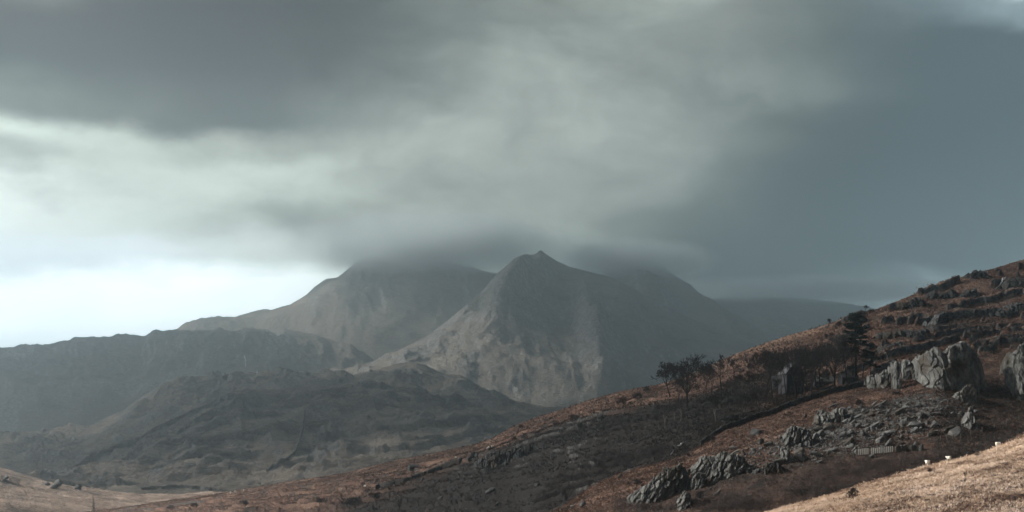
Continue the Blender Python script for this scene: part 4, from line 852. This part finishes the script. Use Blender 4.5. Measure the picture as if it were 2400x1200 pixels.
mesh_obj('chimney', *bx((-.4, 7.8, 70*k), (.5, 8.7, 88*k)), M['render'], rf)
window(e, -1.0, 1.2, .8, 1.1); window(e, 1.1, 1.2, .8, 1.1); window(e, .2, 4.2, .7, .9)
mesh_obj('door', *bx((1.9, -.05, -.2), (2.4, -.004, 1.7)), M['woodd'], e)
p = pick(HH, 1826, 912); k = p[1] / F
e = empty('outbuilding', p, RAD(-8)); tag(e, 'small whitewashed outbuilding left of the dark farmhouse', 'outbuilding')
mesh_obj('wall', *gabled(30*k, 3.5, 22*k, 30*k, False), M['white'], e); mesh_obj('roof', *roof(30*k, 3.5, 22*k, 30*k, False), M['slatep'], e)
window(e, -.8, .8, .6, .8); mesh_obj('door', *bx((.5, -.06, -.2), (1.3, -.004, 1.9)), M['wood'], e)
p = pick(HH, 1934, 904); k = p[1] / F
e = empty('shed', p, RAD(4)); tag(e, 'low dark shed with a pale slate roof, right of the farmhouse', 'shed')
mesh_obj('wall', *gabled(50*k, 4, 10*k, 21*k, False), M['render'], e); mesh_obj('roof', *roof(50*k, 4, 10*k, 21*k, False), M['slatep'], e)
window(e, -1.5, .3, .7, .7); mesh_obj('door', *bx((.8, -.06, -.2), (1.7, -.004, 1.05)), M['woodd'], e)
p = pick(HH, 1988, 893); k = p[1] / F
e = empty('shed', p, RAD(12)); tag(e, 'small shed between the tree trunks and the pine', 'shed')
mesh_obj('wall', *gabled(30*k, 3, 8*k, 16*k, False), M['render'], e); mesh_obj('roof', *roof(30*k, 3, 8*k, 16*k, False), M['slatep'], e)
mesh_obj('door', *bx((-.4, -.06, -.2), (.4, -.004, .85)), M['woodd'], e)
p = pick(HH, 970, 1107); k = p[1] / F
e = empty('ruin', p, RAD(20)); tag(e, 'small ruined stone hut with a sloping slab on the brown slope', 'ruin')
mesh_obj('wall', *gabled(22*k, 3, 5*k, 9*k, False), M['wallp'], e); mesh_obj('roof', *roof(22*k, 3, 5*k, 9*k, False), M['slatep'], e)

# ------------------------------------------------------------------ panel fence, posts, gate
A_, B_ = pick(HS, 2010, 1068), pick(HS, 2094, 1062); n = 19
e = empty('panel_fence', A_); tag(e, 'row of bright white panels between dark posts at the foot of the scree', 'fence')
D = B_ - A_
for i in range(n + 1):
    q = D * i / n; mesh_obj('post', *bx((q[0]-.035, q[1]-.10, q[2]-.6), (q[0]+.035, q[1]-.03, q[2]+1.6)), M['woodd'], e)
    if i < n and i not in (6,):
        r_ = D * (i + 1) / n; w_ = (r_[0] - q[0]); hgt = random.uniform(1.15, 1.4)
        mesh_obj('panel', *bx((q[0]+.07, q[1]-.01+D[1]/n/2, q[2]+.12), (q[0]+w_-.10, q[1]+.03+D[1]/n/2, q[2]+.12+hgt)), M['panel'], e)
v, f = [], []
for i in range(n):
    q, r_ = D * i / n, D * (i + 1) / n; o_ = len(v)
    prism(v, f, (q[0], q[1]-.13, q[2]+1.5), (r_[0], r_[1]-.13, r_[2]+1.5), .04, .04, 4)
mesh_obj('rail', v, f, M['woodd'], e)
pv, pf = [], []; prism(pv, pf, (0, 0, -.4), (0, 0, .92), .055, .045, 6); prism(pv, pf, (0, 0, .92), (0, 0, 1.0), .045, .012, 6)
pm = None
for H, x, y, h in [(HH,1380,1061,9),(HH,1384,1061,9),(HH,1419,1034,8),(HH,1423,1033,8),(HH,1457,1058,9),(HH,1461,1058,8),(HH,1533,1030,8),(HH,1536,1030,8),(HH,1436,1072,8),(HH,1341,1062,8),(HH,1369,1069,8),
    (HS,1471,1108,8),(HS,1540,1090,8),(HS,1580,1082,7),(HH,972,1138,9),(HH,1001,1149,8),(HH,925,1161,8),(HH,1072,1146,8),(HH,1041,1130,7),(HH,910,1172,8),(HH,1015,1186,9),(HS,1990,1089,9),(HS,2004,1085,9),(HS,1796,1140,7),(HS,1840,1120,7),(HS,2238,1055,8),(HS,2330,1030,8)]:
    p = pick(H, x, y); s = h / F * p[1]
    if pm is None: o = mesh_obj('fence_post', pv, pf, M['wood']); pm = o
    else: o = pm.copy(); link(o)
    o.location = p; o.scale = (s * .9, s * .9, s); o.rotation_euler = (random.uniform(-.08, .08), random.uniform(-.1, .1), random.uniform(0, 6))
    tag(o, 'short weathered fence post standing alone on the rough slope', 'fence post', 'single fence posts on the slopes')
for x, y, h, lb in [(1290,1079,14,'tall thin pole on the grey slope under the broken cliff'), (985,1162,17,'tall thin pole on the dark slope near the bottom edge')]:
    p = pick(HH, x, y); s = h / F * p[1]; o = pm.copy(); link(o); o.location = p; o.scale = (1, 1, s); tag(o, lb, 'pole'); o.name = 'wooden_pole'
p = pick(HH, 1265, 1125); k = p[1] / F
e = empty('wooden_gate', p); tag(e, 'little wooden gate frame shaped like an H beside the dark ravine', 'gate')
for sx in (-1, 1): mesh_obj('post', *bx((sx*5*k-.06, -.06, -.4), (sx*5*k+.06, .06, 9*k)), M['wood'], e)
mesh_obj('bar', *bx((-5*k+.07, -.04, 5*k), (5*k-.07, .04, 6.2*k)), M['wood'], e)
e = None; prev = None; xs = [2204, 2218, 2233, 2252, 2275, 2302, 2330, 2358, 2388]; ys = [1034, 1032, 1030, 1028, 1021, 1012, 1004, 996, 986]
for x, y in zip(xs, ys):
    p = pick(HS, x, y)
    if e is None: e = empty('wire_fence', p); tag(e, 'thin post and wire fence along the green field under the crags', 'fence'); org = p; v, f = [], []
    q = p - org; mesh_obj('post', *bx((q[0]-.05, q[1]-.05, q[2]-.4), (q[0]+.05, q[1]+.05, q[2]+1.15)), M['wood'], e)
    if prev is not None:
        for hh in (.4, .75, 1.05): prism(v, f, tuple(prev + [0, 0, hh]), tuple(q + [0, 0, hh]), .012, .012, 3)
    prev = q
mesh_obj('wire', v, f, M['wood'], e)

# ------------------------------------------------------------------ water
def ribbon(name, pts, H, wid, off=.15):
    P3 = []
    for a, b in zip(pts[:-1], pts[1:]):
        for q in range(6): P3.append(pick(H, a[0] + (b[0]-a[0])*q/6, a[1] + (b[1]-a[1])*q/6))
    P3.append(pick(H, *pts[-1])); v, f = [], []
    for i, c in enumerate(P3):
        w_ = wid * random.uniform(.6, 1.3)
        v += [(c[0]-w_/2, c[1]-off*2, c[2]+off), (c[0], c[1]-off*3, c[2]+off*1.8), (c[0]+w_/2, c[1]-off*2, c[2]+off)]
    for i in range(len(P3)-1):
        for j in (0, 1): f.append((i*3+j, i*3+j+1, i*3+j+4, i*3+j+3))
    return tag(mesh_obj(name, v, f, M['water'], smooth=True), kind='structure')
ribbon('waterfall', [(1600,1040),(1596,1045),(1592,1049),(1588,1052)], HH, .5, .3)
ribbon('waterfall', [(1578,1060),(1574,1066),(1571,1070)], HH, .2, .3)
ribbon('waterfall', [(2353,660),(2345,668),(2340,675),(2330,683)], HH, .45, .6)
ribbon('waterfall', [(603,874),(604,884),(606,893)], HL, 2.2, 3)
ribbon('waterfall', [(592,878),(594,888)], HL, 1.2, 3)
ribbon('waterfall', [(573,838),(577,850),(576,864)], HL, 1.6, 3)

# ------------------------------------------------------------------ sheep
def sheep_mesh(graze):
    me = bpy.data.meshes.new('sheep')
    V = [(0,0,.62),(.28,0,.64),(.56,0,.63),(.74,0,.66 if not graze else .55),(.86,0,.80 if not graze else .34),(.97,0,.80 if not graze else .20),(1.10,0,.73 if not graze else .10),
         (.05,.13,.42),(.02,.13,.24),(.04,.13,.02),(.05,-.13,.42),(.02,-.13,.24),(.04,-.13,.02),(.56,.13,.42),(.57,.13,.22),(.56,.13,.02),(.56,-.13,.42),(.57,-.13,.22),(.56,-.13,.02),(-.12,0,.58),(-.17,0,.44),
         (.96,.10,.83 if not graze else .26),(.96,-.10,.83 if not graze else .26)]
    E = [(0,1),(1,2),(2,3),(3,4),(4,5),(5,6),(0,7),(7,8),(8,9),(0,10),(10,11),(11,12),(2,13),(13,14),(14,15),(2,16),(16,17),(17,18),(0,19),(19,20),(5,21),(5,22)]
    R_ = [.25,.29,.25,.18,.13,.10,.055,.11,.05,.04,.11,.05,.04,.10,.05,.04,.10,.05,.04,.09,.04,.03,.03]
    me.from_pydata(V, E, []); me.materials.append(M['wool'])
    o = bpy.data.objects.new('sheep', me); link(o); o.modifiers.new('skin', 'SKIN'); sv = me.skin_vertices[0].data
    for q, rr in zip(sv, R_): q.radius = (rr, rr)
    sv[1].use_root = True; ss = o.modifiers.new('sub', 'SUBSURF'); ss.levels = 1; ss.render_levels = 1
    return o
ps = [sheep_mesh(True), sheep_mesh(False)]; used = [0, 0]
for i, (H, x, y, rz, g_, s, lb) in enumerate([(HG,2176,1091,1.9,1,1.1,'white sheep alone on the sunlit crest, lowest of the four there'),(HG,2227,1080,2.3,1,1.0,'white sheep on the sunlit crest above a brown bush'),
    (HG,2335,1047,.4,0,1.0,'white sheep grazing near the top of the sunlit crest'),(HG,2344,1044,2.9,1,.85,'dim small sheep right beside the grazing one on the sunlit crest'),
    (HH,1147,1053,2.8,0,1.25,'white sheep on the brown grass above the broken cliff, left of two'),(HH,1152,1051,.2,1,1.25,'white sheep on the brown grass above the broken cliff, right of two'),(HH,1068,1078,1.2,1,1.3,'white sheep above the dark bank, right of the ruin'),
    (HH,961,1106,.5,0,1.3,'white sheep beside the ruined hut'),(HH,857,1142,2.6,0,1.2,'white sheep on the brown slope under the faint bush'),(HH,800,1153,.6,0,1.2,'white sheep furthest down the brown slope'),
    (HH,540,1158,1,0,1.7,'leftmost of three distant sheep at the valley edge'),(HH,552,1155,2,1,1.7,'middle of three distant sheep at the valley edge'),(HH,571,1152,.3,0,1.7,'rightmost of three distant sheep at the valley edge')]):
    j = 0 if g_ == 0 else 1
    if used[j]: o = ps[j].copy(); link(o)
    else: o = ps[j]; used[j] = 1
    o.location = pick(H, x, y); o.rotation_euler[2] = rz; o.scale = (s,) * 3; tag(o, lb, 'sheep', 'white sheep grazing on the slopes')
#==AIR==
# ------------------------------------------------------------------ the air
def vol(name, c, dens, aniso, absorb=None):
    m = bpy.data.materials.new(name); m.use_nodes = True; t = m.node_tree; t.nodes.clear()
    o = t.nodes.new('ShaderNodeOutputMaterial'); v = t.nodes.new('ShaderNodeVolumePrincipled')
    v.inputs['Color'].default_value = c + (1,); v.inputs['Density'].default_value = dens; v.inputs['Anisotropy'].default_value = aniso
    t.links.new(v.outputs[0], o.inputs['Volume']); return m, v, NT(t)
def box(name, a, b, m):
    (x0, y0, z0), (x1, y1, z1) = a, b
    return mesh_obj(name, [(x0,y0,z0),(x1,y0,z0),(x1,y1,z0),(x0,y1,z0),(x0,y0,z1),(x1,y0,z1),(x1,y1,z1),(x0,y1,z1)],
                    [(0,3,2,1),(4,5,6,7),(0,1,5,4),(1,2,6,5),(2,3,7,6),(3,0,4,7)], m)
def shade_cloud(name, fx_, fy_, fz_, rx, ry, zc, h, dens, label, seed):
    s_ = (zc - fz_) / SUN[2]; c = (fx_ + SUN[0] * s_, fy_ + SUN[1] * s_, zc)
    bm = bmesh.new(); bmesh.ops.create_icosphere(bm, subdivisions=5, radius=1)
    v = np.array([q.co[:] for q in bm.verts]); f = np.array([[q.index for q in p.verts] for p in bm.faces]); bm.free()
    k = 1 + .16 * fbm(v[:, 0] * 2.2 + v[:, 2], v[:, 1] * 2.2 - v[:, 2], 5, seed, .5)
    v = v * k[:, None] * np.array([rx, ry, h])
    m, vn, t = vol(name + '_vapour', (.95, .95, .96), dens, .6)
    o = mesh_obj(name, v, f, m, smooth=True); o.location = c
    return tag(o, kind='structure')
for i, a in enumerate([  # clouds added out of view, each placed up-sun to shade its footprint
    (230, 815, 10, 480, 440, 1010, 110, .0023), (-250, 2750, 50, 760, 480, 1500, 150, .0035), (-1560, 4950, 250, 1200, 640, 2900, 200, .0045),
    (420, 6350, 500, 950, 420, 3000, 200, .0045), (760, 5200, 450, 780, 360, 2900, 200, .004), (1000, 4400, 200, 780, 700, 2700, 200, .004),
    (1900, 7300, 500, 1100, 800, 3100, 200, .005), (1700, 2900, 100, 1300, 1500, 2300, 200, .004)]):
    shade_cloud('shade_cloud', *a, None, 400 + i * 7)
def mist(c, r, dens, seed, colr):
    bm = bmesh.new(); bmesh.ops.create_icosphere(bm, subdivisions=4, radius=1)
    v = np.array([q.co[:] for q in bm.verts]); f = np.array([[q.index for q in p.verts] for p in bm.faces]); bm.free()
    m, vn, t = vol('mist_vapour', colr, dens, .5)
    co = t.n.new('ShaderNodeTexCoord').outputs['Object']; pos = t.n.new('ShaderNodeNewGeometry').outputs['Position']
    ln = t.n.new('ShaderNodeVectorMath'); ln.operation = 'LENGTH'; t.l.new(co, ln.inputs[0])
    fall = t.mapr(ln.outputs['Value'], 1.0, .1, 0, 1.2)
    nn = t.mapr(t.noise(t.mapping(pos, (1, 1, 1.6)), .0045, 5, .6, .4), .36, .62, .35, 1.5)
    t.l.new(t.math('MULTIPLY', t.math('MULTIPLY', fall, nn), dens), vn.inputs['Density'])
    o = mesh_obj('mist', v, f, m, smooth=True); o.location = c; o.scale = r; return tag(o, kind='stuff')
for i, (c, r, d, q) in enumerate([((-300, 6250, 760), (620, 560, 140), .010, (.86, .95, .97)), ((440, 6400, 712), (380, 520, 84), .010, (.84, .93, .96)), ((1250, 7450, 702), (1000, 600, 62), .006, (.80, .90, .94))]):
    mist(c, r, d, 700 + i * 5, q)
hm, hv, _ = vol('haze_air', (.76,.91,1.0), HAZE_K, .87)
hz = box('haze', (-31000, -3100, -76), (31000, 31000, 920), hm); tag(hz, kind='stuff')
